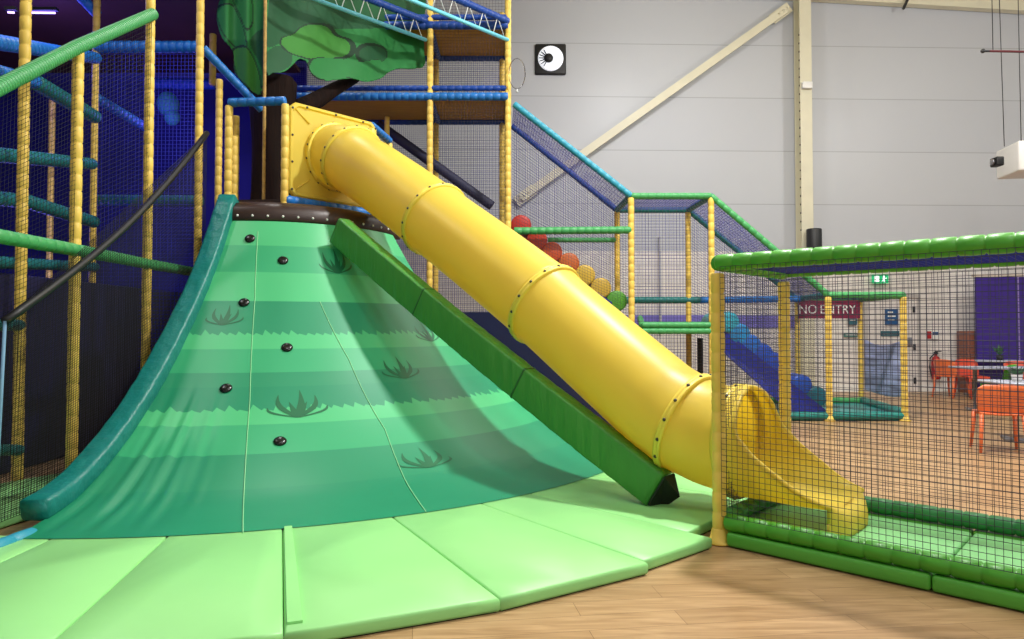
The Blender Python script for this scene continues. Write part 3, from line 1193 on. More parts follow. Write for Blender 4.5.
PH = [(0, 178), (.055, 176), (.07, 165), (.085, 140), (.10, 116), (.13, 102), (.25, 86), (.415, 76), (.55, 64), (.695, 50), (.74, 46)]
RX = [(0, .392), (.415, .392), (.55, .40), (.695, .43), (.74, .44)]
RZ = [(0, .392), (.13, .385), (.25, .37), (.415, .30), (.55, .235), (.695, .17), (.74, .15)]
ZB = [(0, .205), (.13, .212), (.415, .212), (.55, .218), (.695, .235), (.74, .236)]
ch_o, ch_i = [], []
NE, NT = 62, 44
for i in range(NE + 1):
    e = -.06 + .78 * i / NE
    ec = max(e, 0)
    ph, rx, rz = R(interp(PH, ec)), interp(RX, ec), interp(RZ, ec)
    zc = interp(ZB, ec) + rz
    ro, ri = [], []
    for j in range(NT + 1):
        th = -ph + 2 * ph * j / NT
        cc = C0 + u * (e - .095)
        # rim flares a little outward
        fl_ = 1 + .03 * max(0, (abs(th) / ph - .9) / .1)
        ro.append(Vector((cc.x, cc.y, 0)) + side * math.sin(th) * (rx + .012) * fl_ + Z * (zc - (rz + .012) * math.cos(th)))
        ri.append(Vector((cc.x, cc.y, 0)) + side * math.sin(th) * (rx - .012) + Z * (zc - (rz - .012) * math.cos(th)))
    ch_o.append(ro)
    ch_i.append(ri)
ch = MB()
ringsC = [ro + ri[::-1] for ro, ri in zip(ch_o, ch_i)]
ch.loft(ringsC, caps=True)
# rolled rim bead
ch.sweep([ro[0].lerp(ri[0], .5) for ro, ri in zip(ch_o, ch_i)], .017, n=8)
ch.sweep([ro[-1].lerp(ri[-1], .5) for ro, ri in zip(ch_o, ch_i)], .017, n=8)
# front lip rolling over and down to the mat
last_o, last_i = ch_o[-1], ch_i[-1]
lo_, li_ = [], []
for (de, f) in ((0, 0), (.022, .06), (.042, .22), (.052, .5), (.054, .8), (.05, 1.0)):
    row_o, row_i = [], []
    for j, (po_, pi_) in enumerate(zip(last_o, last_i)):
        rnd_ = 1 - abs(2 * j / NT - 1) ** 4
        top = pi_
        row_i.append(Vector((top.x, top.y, top.z + (.085 - top.z) * f)) + u * de * rnd_ * 1.4)
        row_o.append(Vector((po_.x, po_.y, po_.z + (.085 - po_.z) * f)) + u * (de * rnd_ * 1.4 - .02))
    lo_.append(row_o)
    li_.append(row_i)
ch.loft([a_ + b_[::-1] for a_, b_ in zip(li_, lo_)], caps=True)
ch.build('exit_chute', M['tube'], slide, label='open yellow exit scoop')
# ------------------------------------------------------------------ slide tower (octagon around the tree)
tower = root('slide_tower', 'small platform tower around the tree trunk at the top of the hill', 'play tower', (HX, HY, 0))


def vpost(px, py, Y, z0, z1, r, parent, m=None, seg=.13, name='post'):
    p = P(px, py, Y)
    return MB().foam((p.x, p.y, z0), (p.x, p.y, z1), r, seg).build(name, m or M['post'], parent)


PT = 4.05
oct_ = [Vector((-3.3, 8.1, 0)), Vector((-2.625, 8.04, 0)), pc * 1.0 + side * .56, Vector((-1.72, 9.75, 0)), Vector((-2.4, 10.3, 0)), Vector((-3.3, 10.3, 0)), Vector((-3.75, 9.4, 0))]
oct_[2].z = 0
pl = MB()
pl.plate([Vector((p.x, p.y, 2.92)) + Vector((p.x - HX, p.y - HY, 0)) * -.06 for p in oct_], (0, 0, -.08))
pl.build('platform', M['brown'], tower)
for p in oct_:
    MB().foam((p.x, p.y, 2.62 if p.y < 9 else 0), (p.x, p.y, PT - .04), .045, .13).build('post', M['post'], tower)
for p, q in ((oct_[0], oct_[1]), (oct_[2], oct_[3])):
    MB().foam(p + Z * PT, q + Z * PT, .052, .12).build('hand_rail', M['rail_blue'], tower)
lo0, lo1 = oct_[1], oct_[2]
MB().foam(lo0 + Z * 2.90, lo1 + Z * 2.90, .06, .12).build('kick_rail', M['rail_blue'], tower)
vpost(235.5, 150, 9.6, 2.5, 4.35, .05, tower)
vpost(219, 120, 9.3, 1.5, 4.75, .045, tower)
vpost(264, 150, 8.3, 2.9, 6.4, .02, tower, m=mat('dark_speckled_foam', (176, 140, 70), .6, .25, 14), name='thin_post')  # thin post in a darker, speckled yellow
bm_ = MB().foam(P(203, 48, 8.0), P(262, 110, 8.5), .05, .12)
bm_.build('sloping_rail', M['rail_blue'], tower)

# tree trunk and branches
tr = root('tree_trunk', 'dark brown tree trunk rising from the top of the hill', 'tree', (-3.32, 9.65, 2.92))
tk = MB()
rings = []
for k in range(16):
    z = 2.92 + 1.95 * k / 15
    r = .31 - .05 * math.sin(PI * min(1, k / 13)) + (.05 if k == 0 else 0)
    rings.append([Vector((-3.32 + math.cos(2 * PI * j / 24) * r * (1 + .07 * math.sin(5 * 2 * PI * j / 24 + k * .3)), 9.65 + math.sin(2 * PI * j / 24) * r * (1 + .07 * math.sin(5 * 2 * PI * j / 24 + k * .3)), z)) for j in range(24)])
tk.loft(rings)
tk.build('trunk', M['bark'], tr)
b1 = MB()
b1.sweep([P(284, 118, 9.7), P(312, 103, 10.0), P(335, 89, 10.4), P(356, 78, 10.7)], [.17, .13, .10, .07], n=12)
b1.build('branch', M['bark'], tr)
# foliage banners
def smooth_poly(pts, n=5):
    out = []
    N = len(pts)
    for i in range(N):
        p0, p1, p2, p3 = (Vector(pts[(i + k - 1) % N]) for k in range(4))
        for k in range(n):
            t = k / n
            out.append(.5 * ((2 * p1) + (-p0 + p2) * t + (2 * p0 - 5 * p1 + 4 * p2 - p3) * t * t + (-p0 + 3 * p1 - 3 * p2 + p3) * t ** 3))
    return out


def in_poly(x, y, pl_):
    c = False
    n_ = len(pl_)
    j = n_ - 1
    for i in range(n_):
        xi, yi = pl_[i][0], pl_[i][1]
        xj, yj = pl_[j][0], pl_[j][1]
        if (yi > y) != (yj > y) and x < (xj - xi) * (y - yi) / (yj - yi) + xi:
            c = not c
        j = i
    return c


def banner(name, label, outline, prints, depth, step=2.0):
    """curved cloth sheet cut to an outline; prints are regions of the sheet in another colour"""
    o2 = smooth_poly(outline, 4)
    x0, x1 = min(p[0] for p in o2), max(p[0] for p in o2)
    y0, y1 = min(p[1] for p in o2), max(p[1] for p in o2)
    nx, ny = int((x1 - x0) / step) + 1, int((y1 - y0) / step) + 1
    idx = {}
    mb = MB()
    vs, fs, ms = [], [], []
    pls = [(smooth_poly(p_, 4), mi) for p_, mi in prints]

    def vert(i, j):
        if (i, j) not in idx:
            x, y = x0 + i * step, y0 + j * step
            # snap boundary cells onto the outline
            if not in_poly(x, y, o2):
                best = min(o2, key=lambda p: (p[0] - x) ** 2 + (p[1] - y) ** 2)
                x, y = best[0], best[1]
            idx[(i, j)] = len(vs)
            vs.append(P(x, y, depth(x, y)))
        return idx[(i, j)]
    for i in range(nx):
        for j in range(ny):
            cx_, cy2 = x0 + (i + .5) * step, y0 + (j + .5) * step
            if in_poly(cx_, cy2, o2):
                f = (vert(i, j), vert(i + 1, j), vert(i + 1, j + 1), vert(i, j + 1))
                mi = 0
                for pp, m_ in pls:
                    if in_poly(cx_, cy2, pp):
                        mi = m_
                fs.append(f)
                ms.append(mi)
    mb.v = [tuple(p) for p in vs]
    mb.f = fs
    mb.m = ms
    mb.sm = [True] * len(fs)
    ob = mb.build(name, [M['leaf_mid'], M['leaf_dark'], M['leaf_light'], M['leaf_line']], label=label, cat='foliage')
    sd = ob.modifiers.new('cloth', 'SOLIDIFY')
    sd.thickness = .012
    return ob


def grow(pl_, k, dx=0, dy=0):
    cx_ = sum(p[0] for p in pl_) / len(pl_)
    cy2 = sum(p[1] for p in pl_) / len(pl_)
    return [(cx_ + (p[0] - cx_) * k + dx, cy2 + (p[1] - cy2) * k + dy) for p in pl_]


cloudA = [(281, 44), (283, 38), (293, 35), (301, 28), (312, 25), (326, 27), (334, 36), (345, 40), (350, 48), (345, 56), (330, 58), (312, 59), (296, 55), (287, 51)]
cloudB = [(310, 72), (311, 62), (320, 58), (345, 60), (362, 62), (378, 60), (384, 68), (376, 77), (362, 81), (345, 77), (325, 80)]
cloudC = [(360, 58), (359, 52), (365, 47), (374, 46), (384, 50), (386, 58), (378, 63), (366, 64)]
outR = [(266, -30), (310, -32), (360, -32), (404, -32), (426, -30), (425, 20), (424, 50), (424, 66), (412, 69), (398, 69), (388, 73), (380, 79), (366, 82), (352, 79), (338, 80), (325, 81), (314, 77), (309, 70), (305, 61), (298, 60), (292, 66), (284, 72), (274, 73), (266, 72), (266, 30)]


def depR(x, y):
    return 9.15 + .0150 * (x - 266) + .10 * math.sin(x * .11 + y * .05) * (.3 + .7 * max(0, (x - 330) / 100)) - .004 * (y - 40)


banner('foliage_banner', 'wide green leaf banner hanging right of the tree trunk under the girders', outR,
       [(grow(outR, 2.0)[:4] and [(262, -40), (430, -40), (430, 22), (266, 22)], 1), ([(262, 22), (330, 20), (300, 30), (268, 48)], 1),
        ([(262, 58), (276, 46), (290, 52), (291, 64), (280, 72), (264, 74)], 1),
        (grow(cloudA, 1.12, 2, 0), 3), (cloudA, 2), (grow(cloudC, 1.2, -2, -1), 3), (cloudC, 1), (grow(cloudB, 1.04, -2, 0), 3), (cloudB, 0)], depR, step=1.0)
leafA = [(217, 12), (222, 6), (232, 6), (239, 18), (244, 32), (246, 46), (240, 50), (231, 42), (222, 30)]
leafB = [(233, 55), (236, 49), (246, 48), (254, 60), (259, 75), (261, 92), (256, 94), (246, 84), (238, 76)]
leafC = [(230, -10), (245, -14), (252, 4), (252, 22), (246, 28), (240, 14)]
outL = [(222, -30), (266, -30), (266, 30), (266, 70), (262, 88), (259, 95), (250, 90), (240, 80), (234, 70), (233, 52), (222, 38), (217, 22), (217, 8), (221, -6)]


def depL(x, y):
    return 8.45 + .006 * (266 - x) + .05 * math.sin(x * .3) + .003 * abs(y - 40)


banner('foliage_banner', 'narrow green leaf banner hanging left of the thin post, over the tower', outL,
       [(grow(leafC, 1.12), 3), (leafC, 0), (grow(leafA, 1.10), 3), (leafA, 0), (grow(leafB, 1.10), 3), (leafB, 2),
        ([(250, 40), (266, 30), (266, 74), (258, 60)], 1)], depL, step=1.0)

# ------------------------------------------------------------------ tall play tower (centre)
YF, YB = 11.0, 12.25
ptw = root('play_tower', 'tall multi level play tower with yellow posts and blue foam beams', 'play tower', (-1, 11.6, 0))
XF = {}
for name, px in (('a', 430), ('b', 508)):
    p = P(px, 120, YF)
    XF[name] = p.x
    MB().foam((p.x, YF, 0), (p.x, YF, 7.0), .05, .13).build('post', M['post'], ptw)
for px in (436, 502):
    p = P(px, 150, YB)
    MB().foam((p.x, YB, 0), (p.x, YB, 7.0), .05, .13).build('post', M['post'], ptw)
p = P(387, 115, YF + .6)
MB().foam((p.x, p.y, 3.2), (p.x, p.y, 4.95), .045, .13).build('post', M['post'], ptw)
XL = P(250, 97, YF).x
lev = [P(470, 97, YF).z, P(470, 26, YF).z]
for k, z in enumerate(lev):
    xa, xb = (XL, XF['b']) if k == 0 else (P(262, 26, YF).x, XF['b'])
    MB().foam((xa, YF - .02, z), (xb, YF - .02, z), .065, .12).build('beam', M['rail_blue'] if k == 0 else M['rail_navy'], ptw)
    MB().foam((xa, YB, z - .02), (xb - .05, YB, z - .02), .06, .12).build('beam', M['rail_navy'], ptw)
    MB().foam((xa, YF, z + .14), (xb, YF, z + .14), .045, .12).build('beam', M['rail_navy'], ptw)
    for x in (XF['a'], XF['b']):
        MB().foam((x, YF + .05, z - .03), (x, YB - .05, z - .03), .05, .12).build('cross_beam', M['rail_navy'], ptw)
    MB().box(((xa + xb) / 2, (YF + YB) / 2, z + .02), (xb - xa - .08, YB - YF - .1, .05)).build('platform', M['under'], ptw)
# sloping navy beam behind the tube and netting
MB().foam(P(378, 124, 11.9), P(492, 206, 11.9), .085, .3, pinch=.97).build('sloping_beam', mat('navy_slope', (40, 40, 70), .6, .05), ptw)
n1 = MB()
for (xa, xb) in ((P(296, 97, YB).x, XF['a']), (XF['a'], XF['b'])):
    n1.net((xa, YB, .1), (xb, YB, .1), (xb, YB, 7.0), (xa, YB, 7.0), .036, .036, .0026)
n1.build('back_net', M['net_violet'], ptw)
n2 = MB()
n2.net((XF['a'], YF + .03, 0.1), (XF['b'], YF + .03, .1), (XF['b'], YF + .03, 7.0), (XF['a'], YF + .03, 7.0), .05, .05, .0018)
n2.build('front_net', M['net_dark'], ptw)
n3 = MB()
n3.net((XF['b'], YF, .1), (XF['b'], YB, .1), (XF['b'], YB, 7), (XF['b'], YF, 7), .05, .05, .003)
n3.build('side_net', M['net_violet'], ptw)


# lattice girders
def girder(px, py, label):
    e = P(px, py, YF - .03)
    dirn = Vector((-.707, -.707, 0))
    st_ = e + dirn * 3.2
    g_ = root('lattice_girder', label, 'girder', e)
    MB().sweep([e, st_], .03, n=12).build('lower_chord', M['pipe_cyan'], g_, label='light blue bottom pipe')
    up_ = Vector((0, 0, .30))
    MB().foam(e + up_, st_ + up_, .055, .12).build('upper_chord', M['rail_navy'], g_, label='navy foam top beam')
    lc = MB()
    for k in range(10):
        a = e + dirn * (.08 + k * .30)
        lc.cord(a + Z * .02, a + dirn * .15 + up_, .008)
        lc.cord(a + dirn * .15 + up_, a + dirn * .24 + Z * .02, .008)
    lc.build('lacing', M['lace'], g_, label='white zigzag lacing')
    return g_


girder(426, 40, 'blue lattice girder meeting the left tower post, over the leaf banner')
girder(508, 40, 'blue lattice girder meeting the right tower post, nearer the fan')

# clear balloon beside the right post
bp = P(517, 75, 10.9)
bl_ = root('clear_balloon', 'clear see through balloon beside the tower post, left of the fan', 'balloon', bp - Z * .3)
MB().ball(bp + Z * .02, .135, .135, .24, n=24, m=16).build('balloon_skin', M['clear'], bl_)
MB().lathe(bp - Z * .27, [(.028, 0), (.01, .02), (.012, .05)], n=10).build('knot', M['lace'], bl_)

# ------------------------------------------------------------------ stair enclosure
sx = root('stair_enclosure', 'netted stair run with green and blue foam rails behind the slide', 'play stairs', (2.5, 11.6, 0))


def rl(px0, py0, Y0, px1, py1, Y1, m, r=.05, name='rail', parent=None, seg=.12):
    return MB().foam(P(px0, py0, Y0), P(px1, py1, Y1), r, seg).build(name, M[m], parent or sx)


# front row
F0 = P(514, 104, YF)
F1 = P(631, 196, YF)
F2 = P(711, 196, YF)
F3 = P(828, 295, 10.75)
F4 = P(903, 295, 10.75)
K1 = P(617, 210, YB)
K2 = P(688, 210, YB)
K0 = P(512, 126, YB)
K3 = P(797, 299, 12.6)
K4 = P(860, 299.5, 12.6)
for (a, b_, m) in ((F0, F1, 'rail_cyan'), (F1, F2, 'rail_mint'), (F2, F3, 'rail_mint'), (F3, F4, 'rail_mint'),
                   (K0, K1, 'rail_navy'), (K1, K2, 'rail_teal'), (K2, K3, 'rail_teal'), (K3, K4, 'rail_mint'), (F1, K1, 'rail_teal'), (F2, K2, 'rail_teal'), (F3, K3, 'rail_teal'), (F4, K4, 'rail_mint')):
    MB().foam(a, b_, .052, .13).build('roof_rail', M[m], sx)
for p, zt_ in ((F1, F1.z - .03), (F2, F2.z - .03), (K1, K1.z - .03), (K2, K2.z - .03), (F3, F3.z - .03), (F4, F4.z - .03), (K3, K3.z - .03), (K4, K4.z - .03)):
    po = MB().foam((p.x, p.y, .06), (p.x, p.y, zt_), .05 if p not in (K3, K4) else .045, .13).build('post', M['post'], sx)
    ft = MB()
    ft.lathe((p.x, p.y, 0), [(.05, 0), (.085, .004), (.088, .015), (.06, .035), (.05, .09)], n=14)
    ft.build('foot_cup', M['post'], po)
rl(514, 231, YF, 631, 230, YF, 'rail_mint', .06)
rl(548, 240, YB, 617, 240, YB, 'rail_mint', .045)
rl(617, 300, YB, 700, 300, YB, 'rail_teal', .06)
rl(700, 300, YB, 800, 299, YB, 'rail_blue', .06)
rl(642, 325, YF, 712, 325, YF, 'rail_mint', .05)
rl(642, 331, YF, 712, 331, YF, 'rail_mint', .05)
rl(642, 325, YF, 640, 318, YB, 'rail_mint', .05)
dk = MB()
dk.box(((F1.x + F2.x) / 2, (YF + YB) / 2, P(670, 328, YF).z), (F2.x - F1.x + .1, YB - YF - .1, .08))
dk.build('landing_deck', M['under'], sx)
MB().foam(P(700, 338, 11.6), Vector((P(700, 338, 11.6).x, 11.6, 0)), .05, .6, pinch=.98).build('support_post', M['black'], sx)
nt_ = MB()
for (a, b_, c2, d2) in ((F0, F1, K1, K0), (F1, F2, K2, K1), (F2, F3, K3, K2), (F3, F4, K4, K3)):
    nt_.net(a, b_, c2, d2, .05, .05, .0034)
nt_.build('roof_net', M['net_violet'], sx)


def down(p, z=.1):
    return Vector((p.x, p.y, z))


ns = MB()
for (a, b_) in ((K0, K1), (K1, K2), (K2, K3)):
    ns.net(down(a), down(b_), b_, a, .05, .05, .0028)
ns.build('back_net', M['net_violet'], sx)
nf_ = MB()
for (a, b_) in ((F0, F1), (F1, F2), (F2, F3)):
    nf_.net(down(a), down(b_), b_, a, .055, .055, .0018)
nf_.build('front_net', M['net_dark'], sx)
# side stringer boards of the two flights
sbm = mat('blue_side_board', (26, 40, 150), .35, .05)
for Yk in (YF + .12,):
    MB().plate([P(505, 232, Yk), P(612, 302, Yk), P(612, 312, Yk), P(600, 312, Yk), P(505, 252, Yk)], (0, .05, 0)).build('side_board', sbm, sx)
    MB().plate([P(716, 330, Yk), P(727, 332, Yk), P(826, 410, 10.85), P(826, 416, 10.85), P(795, 416, 10.85), P(716, 346, Yk)], (0, .05, 0)).build('side_board', sbm, sx)

rc = [(521, 225), (537, 240), (552, 252), (569, 263), (585, 275), (601, 288), (617, 301),
      (729, 322), (740, 334), (751, 345), (763, 354), (775, 363), (802, 385), (817, 397)]
rn = ['red foam roller topmost of the rainbow steps', 'red foam roller second from the top of the steps', 'red orange foam roller third from the top of the steps', 'dark orange foam roller just above the yellow ones',
      'golden yellow foam roller below the orange one', 'golden yellow foam roller just above the green one', 'green foam roller at the foot of the upper steps',
      'turquoise foam roller topmost of the blue lower steps', 'sky blue foam roller second on the lower steps', 'blue foam roller third on the lower steps', 'blue foam roller fourth on the lower steps',
      'dark blue foam roller fifth on the lower steps', 'bright blue foam roller second from the floor', 'dark teal foam roller nearest the floor pad']
for i, (px, py) in enumerate(rc):
    big = 10.5 if i < 12 else 10.5
    Y0 = YF + .18 if i < 7 else 11.1
    cpt = P(px, py, Y0)
    rr0 = big / F * Y0
    mbr = MB()
    L = YB - Y0 - .1
    mbr.lathe((cpt.x, Y0, cpt.z), [(.0, -.012), (rr0 * .8, -.010), (rr0 * .97, .0), (rr0, .03), (rr0, L - .03), (rr0 * .95, L), (0, L)], n=28, axis=(0, 1, 0))
    mbr.build('foam_roller', M['roll%d' % i], label=rn[i], cat='foam roller', group='rainbow foam rollers on the stairs')

# exit pad
pz = .1
f0, f1 = Vector((F3.x - .75, F3.y + .05, 0)), Vector((F4.x, F4.y + .05, 0))
k0, k1 = Vector((K3.x - .6, K3.y - .05, 0)), Vector((K4.x, K4.y - .05, 0))
ep = root('landing_mat', 'teal landing mat at the bottom of the blue steps', 'mat', (f0 + f1) / 2)
mt = MB()
mt.plate([f0 + Z * .09, f1 + Z * .09, k1 + Z * .09, k0 + Z * .09], (0, 0, -.088))
mt.build('mat_cover', mat('teal_mat', (38, 140, 140), .4, .04), ep)
MB().foam(f1 + Z * .13, k1 + Z * .13, .07, .3, pinch=.97).build('edge_roll', M['teal_vinyl'], ep)
MB().foam(f0 + Z * .08 - Vector((0, .03, 0)), f1 + Z * .08 - Vector((0, .03, 0)), .062, .3, pinch=.97).build('edge_roll', M['teal_vinyl'], ep)
MB().foam(k0 + Z * .13, k1 + Z * .13, .06, .3, pinch=.97).build('edge_roll', M['rail_mint'], ep)

# NO ENTRY board
sa, sb = P(798, 300.5, 12.52), P(860, 318.5, 12.52)
ne = root('no_entry_sign', 'maroon NO ENTRY board hung across the stair exit', 'sign', ((sa.x + sb.x) / 2, 12.52, sb.z))
MB().box(((sa.x + sb.x) / 2, 12.52, (sa.z + sb.z) / 2), (sb.x - sa.x, .02, sa.z - sb.z)).build('board', M['maroon'], ne)
for (wd, px_) in (('NO', 807.5), ('ENTRY', 837.5)):
    text_mesh(wd, .225, facing_cam(Vector((P(px_, 309, 12.52).x, 12.505, (sa.z + sb.z) / 2 - .005))), M['white'], 'lettering', ne, sx=.93)

# draped cloth between the exit posts
ca, cb_ = P(862, 337, 12.1), P(901, 386, 11.3)
x0, x1 = P(863, 340, 12.3), P(899, 340, 11.1)
cl = MB()
rings = []
for i in range(49):
    t = i / 48
    row = []
    for j in range(17):
        s_ = j / 16
        p = Vector((x0.x + (x1.x - x0.x) * s_, 12.25 + (10.95 - 12.25) * s_, 0))
        z = 1.24 - t * .88 - .10 * math.sin(PI * s_) * (1 - .5 * t)
        p.y += .085 * math.sin(t * 34 + 1.6 * math.sin(PI * s_)) * math.sin(PI * s_) ** .5
        p.z = z
        row.append(p)
    rings.append(row)
cl.loft(rings, closed=False)
clo = cl.build('draped_cloth', M['cloth'], label='grey blue striped cloth hanging between the two exit posts', cat='cloth')
sd = clo.modifiers.new('cloth', 'SOLIDIFY')
sd.thickness = .01

# blue panel under the slide behind the hill
MB().plate([P(425, 312, 9.9), P(560, 312, 9.9), P(622, 318, 9.9), Vector((P(622, 318, 9.9).x, 9.9, 0)), Vector((P(425, 312, 9.9).x, 9.9, 0))], (0, .12, 0)).build(
    'padded_wall', M['navy'], label='low navy padded wall behind the hill, under the yellow tube', cat='padded wall')
# painted violet band on the blockwork
wa, wb2 = on_wall(600, 315, .02), on_wall(796, 328, .02)
MB().box(((wa.x + wb2.x) / 2, wy((wa.x + wb2.x) / 2) - .015, (wa.z + wb2.z) / 2), (wb2.x - wa.x, .02, wa.z - wb2.z), rz=math.atan(WT)).build('trim_2', mat('violet_paint', (120, 112, 196), .5, .03), kind='structure')
pp = on_wall(660, 250, .06)
pq = on_wall(660, 300, .06)
MB().box(((pp.x), pp.y, (pp.z + 1.2) / 2 + .2), (.05, .05, pp.z - 1.0)).build('wall_conduit', mat('conduit_grey', (176, 176, 178), .5, .02), label='thin grey vertical conduit on the wall between two yellow posts', cat='conduit')

# ------------------------------------------------------------------ climbing frame at left
cf = root('climbing_frame', 'dark netted climbing frame with yellow posts at the left', 'climbing frame', (-4.2, 7, 0))


def rlc(px0, py0, Y0, px1, py1, Y1, m, r=.05, seg=.10):
    return MB().foam(P(px0, py0, Y0), P(px1, py1, Y1), r, seg, pinch=.9).build('rail', M[m], cf)


for (px, py, Y, z0, z1, r) in ((21.5, 240, 6.3, .06, 7, .047), (75, 250, 5.65, .06, 3.70, .044), (148, 190, 6.75, .06, 7, .044), (199, 130, 7.9, .06, 7.5, .043),
                               (95, 120, 9.2, .06, 7, .045), (213, 35, 10.2, 5.0, 5.75, .05), (50, 230, 10.5, .06, 5, .045)):
    vpost(px, py, Y, z0, z1, r, cf)
rlc(-12, 93, 4.68, 77, 47, 5.6, 'rail_mint', .056, .03)
rlc(77, 47, 5.6, 153, 14, 6.72, 'rail_mint', .056, .03)
rlc(-8, 235, 4.7, 76, 250, 5.63, 'rail_mint', .052)
rlc(76, 250, 5.63, 148, 264, 6.73, 'rail_mint', .052)
rlc(148, 264, 6.73, 199, 273, 7.85, 'rail_mint', .052)
rlc(-10, 41, 6.3, 96, 58, 8.9, 'rail_blue', .075)
rlc(96, 47, 9.2, 200, 47, 9.2, 'rail_blue', .08)
rlc(72, -12, 9.0, 98, 15, 9.3, 'rail_blue', .07)
rlc(-10, 70, 6.2, 35, 82, 7.2, 'rail_blue', .07)
rlc(35, 82, 7.2, 95, 117, 8.8, 'rail_teal', .085)
rlc(96, 98, 9.2, 147, 128, 10.4, 'rail_blue', .07)
rlc(150, 84, 11.2, 216, 84, 11.2, 'rail_navy', .09)
rlc(-10, 154, 6.6, 92, 164, 9.0, 'rail_teal', .075)
rlc(-10, 198, 6.6, 25, 201, 7.4, 'rail_teal', .075)
rlc(25, 201, 7.4, 94, 222, 9.0, 'rail_teal', .08)
rlc(94, 200, 9.3, 202, 201, 9.3, 'rail_teal', .075)
rlc(-10, 262, 6.4, 95, 267, 9.2, 'rail_teal', .06)
rlc(-10, 325, 5.5, 20, 325, 6.3, 'rail_teal', .05)
rlc(-10, 450, 5.9, 20, 450, 6.3, 'rail_teal', .05)
# front net under the black strap
e0 = P(5, 321, 4.67)
e1 = P(207, 133, 7.75)
xn = -3.42
nb_ = MB()
NA_ = 90
a0, a1 = Vector((xn, 4.67, .12)), Vector((xn, 7.75, .12))
nb_.net(a0, a1, e1, e0, .034, .034, .0021)
nb_.build('black_net', M['net_black'], cf)
st_ = MB()
pts = [e0.lerp(e1, k / 20) - Z * .16 * math.sin(PI * k / 20) for k in range(21)]
st_.sweep(pts, .03, n=8)
st_.build('net_strap', M['black'], cf)
MB().sweep([a0 + Vector((0, -.01, 0)), e0], .011, n=6).build('edge_rope', M['rope'], cf)
nu = MB()
nu.net((-3.53, 4.6, .1), (-3.53, 6.7, .1), P(152, 14, 6.72), P(-12, 93, 4.68), .045, .045, .0016)
nu.build('side_net', M['net_black'], cf)
nv_ = MB()
p1_, p2_ = P(96, 47, 9.2), P(200, 47, 9.2)
nv_.net((p1_.x, 9.2, .1), (p2_.x, 9.2, .1), p2_, p1_, .05, .05, .003)
nv_.build('inner_net', M['net_blue'], cf)
# dark padded partition inside the frame
MB().box((-4.95, 9.3, .98), (.08, 6.2, 1.95), bev=.03).build('padded_partition', mat('midnight_vinyl', (11, 12, 66), .5, .1), cf)
# decks
for (x0_, x1_, y0_, y1_, z) in ((-9.5, -3.75, 8.3, 12.3, 5.98),):
    MB().box(((x0_ + x1_) / 2, (y0_ + y1_) / 2, z), (x1_ - x0_, y1_ - y0_, .06)).build('deck', mat('deck_brown', (78, 44, 34), .7, .1), cf)
# back of the enclosure, plus an unseen side panel added to block stray light
MB().box((-7.2, 12.5, 3.6), (7.0, .1, 7.2)).build('backing_panel', M['uvblue'], cf, label='unseen deep blue side panel added to block light')
MB().box((-9.9, 6.6, 3.6), (.1, 11.7, 7.2)).build('backing_panel', M['uvblue'], cf, label='unseen deep blue side panel added to block light')
# ultraviolet tubes
for (xa, xb, y0_, Yk) in ((8, 14, 12.3, 8.6), (31, 55, 12.6, 9.0), (64, 76, 12.6, 10.2)):
    pa_, pb__ = P(xa, y0_, Yk), P(xb, y0_ + .3, Yk)
    uvl = root('ultraviolet_lamp', {8: 'short violet glowing lamp tube left of the front yellow post', 31: 'longest violet glowing lamp tube, right of the front yellow post', 64: 'violet glowing lamp tube nearest the blue curved rail'}[xa], 'lamp', pa_, 'violet lamp tubes inside the frame')
    MB().sweep([pa_, pb__], .013, n=8).build('glow_tube', mat('uv_glow', (170, 150, 255), .4, 0, emit=(170, 140, 255), estr=5), uvl)
    MB().box((pa_ + pb__) / 2 + Z * .045, ((pb__ - pa_).length + .06, .06, .04)).build('lamp_fitting', M['grey_dark'], uvl)
# teal soft toy shapes seen deep inside the frame
tb = root('punch_bag', 'pale teal round punch bag hanging deep inside the dark frame', 'punch bag', P(168, 130, 11.2))
MB().ball(P(168, 104, 11.2), .17, .17, .20).ball(P(172, 117, 11.2), .12, .12, .14).build('bag', mat('teal_toy', (60, 150, 140), .6, .1, bump=.3), tb)
MB().sweep([P(168, 94, 11.2), P(168, 60, 11.2)], .01, n=6).build('cord', M['net_black'], tb)

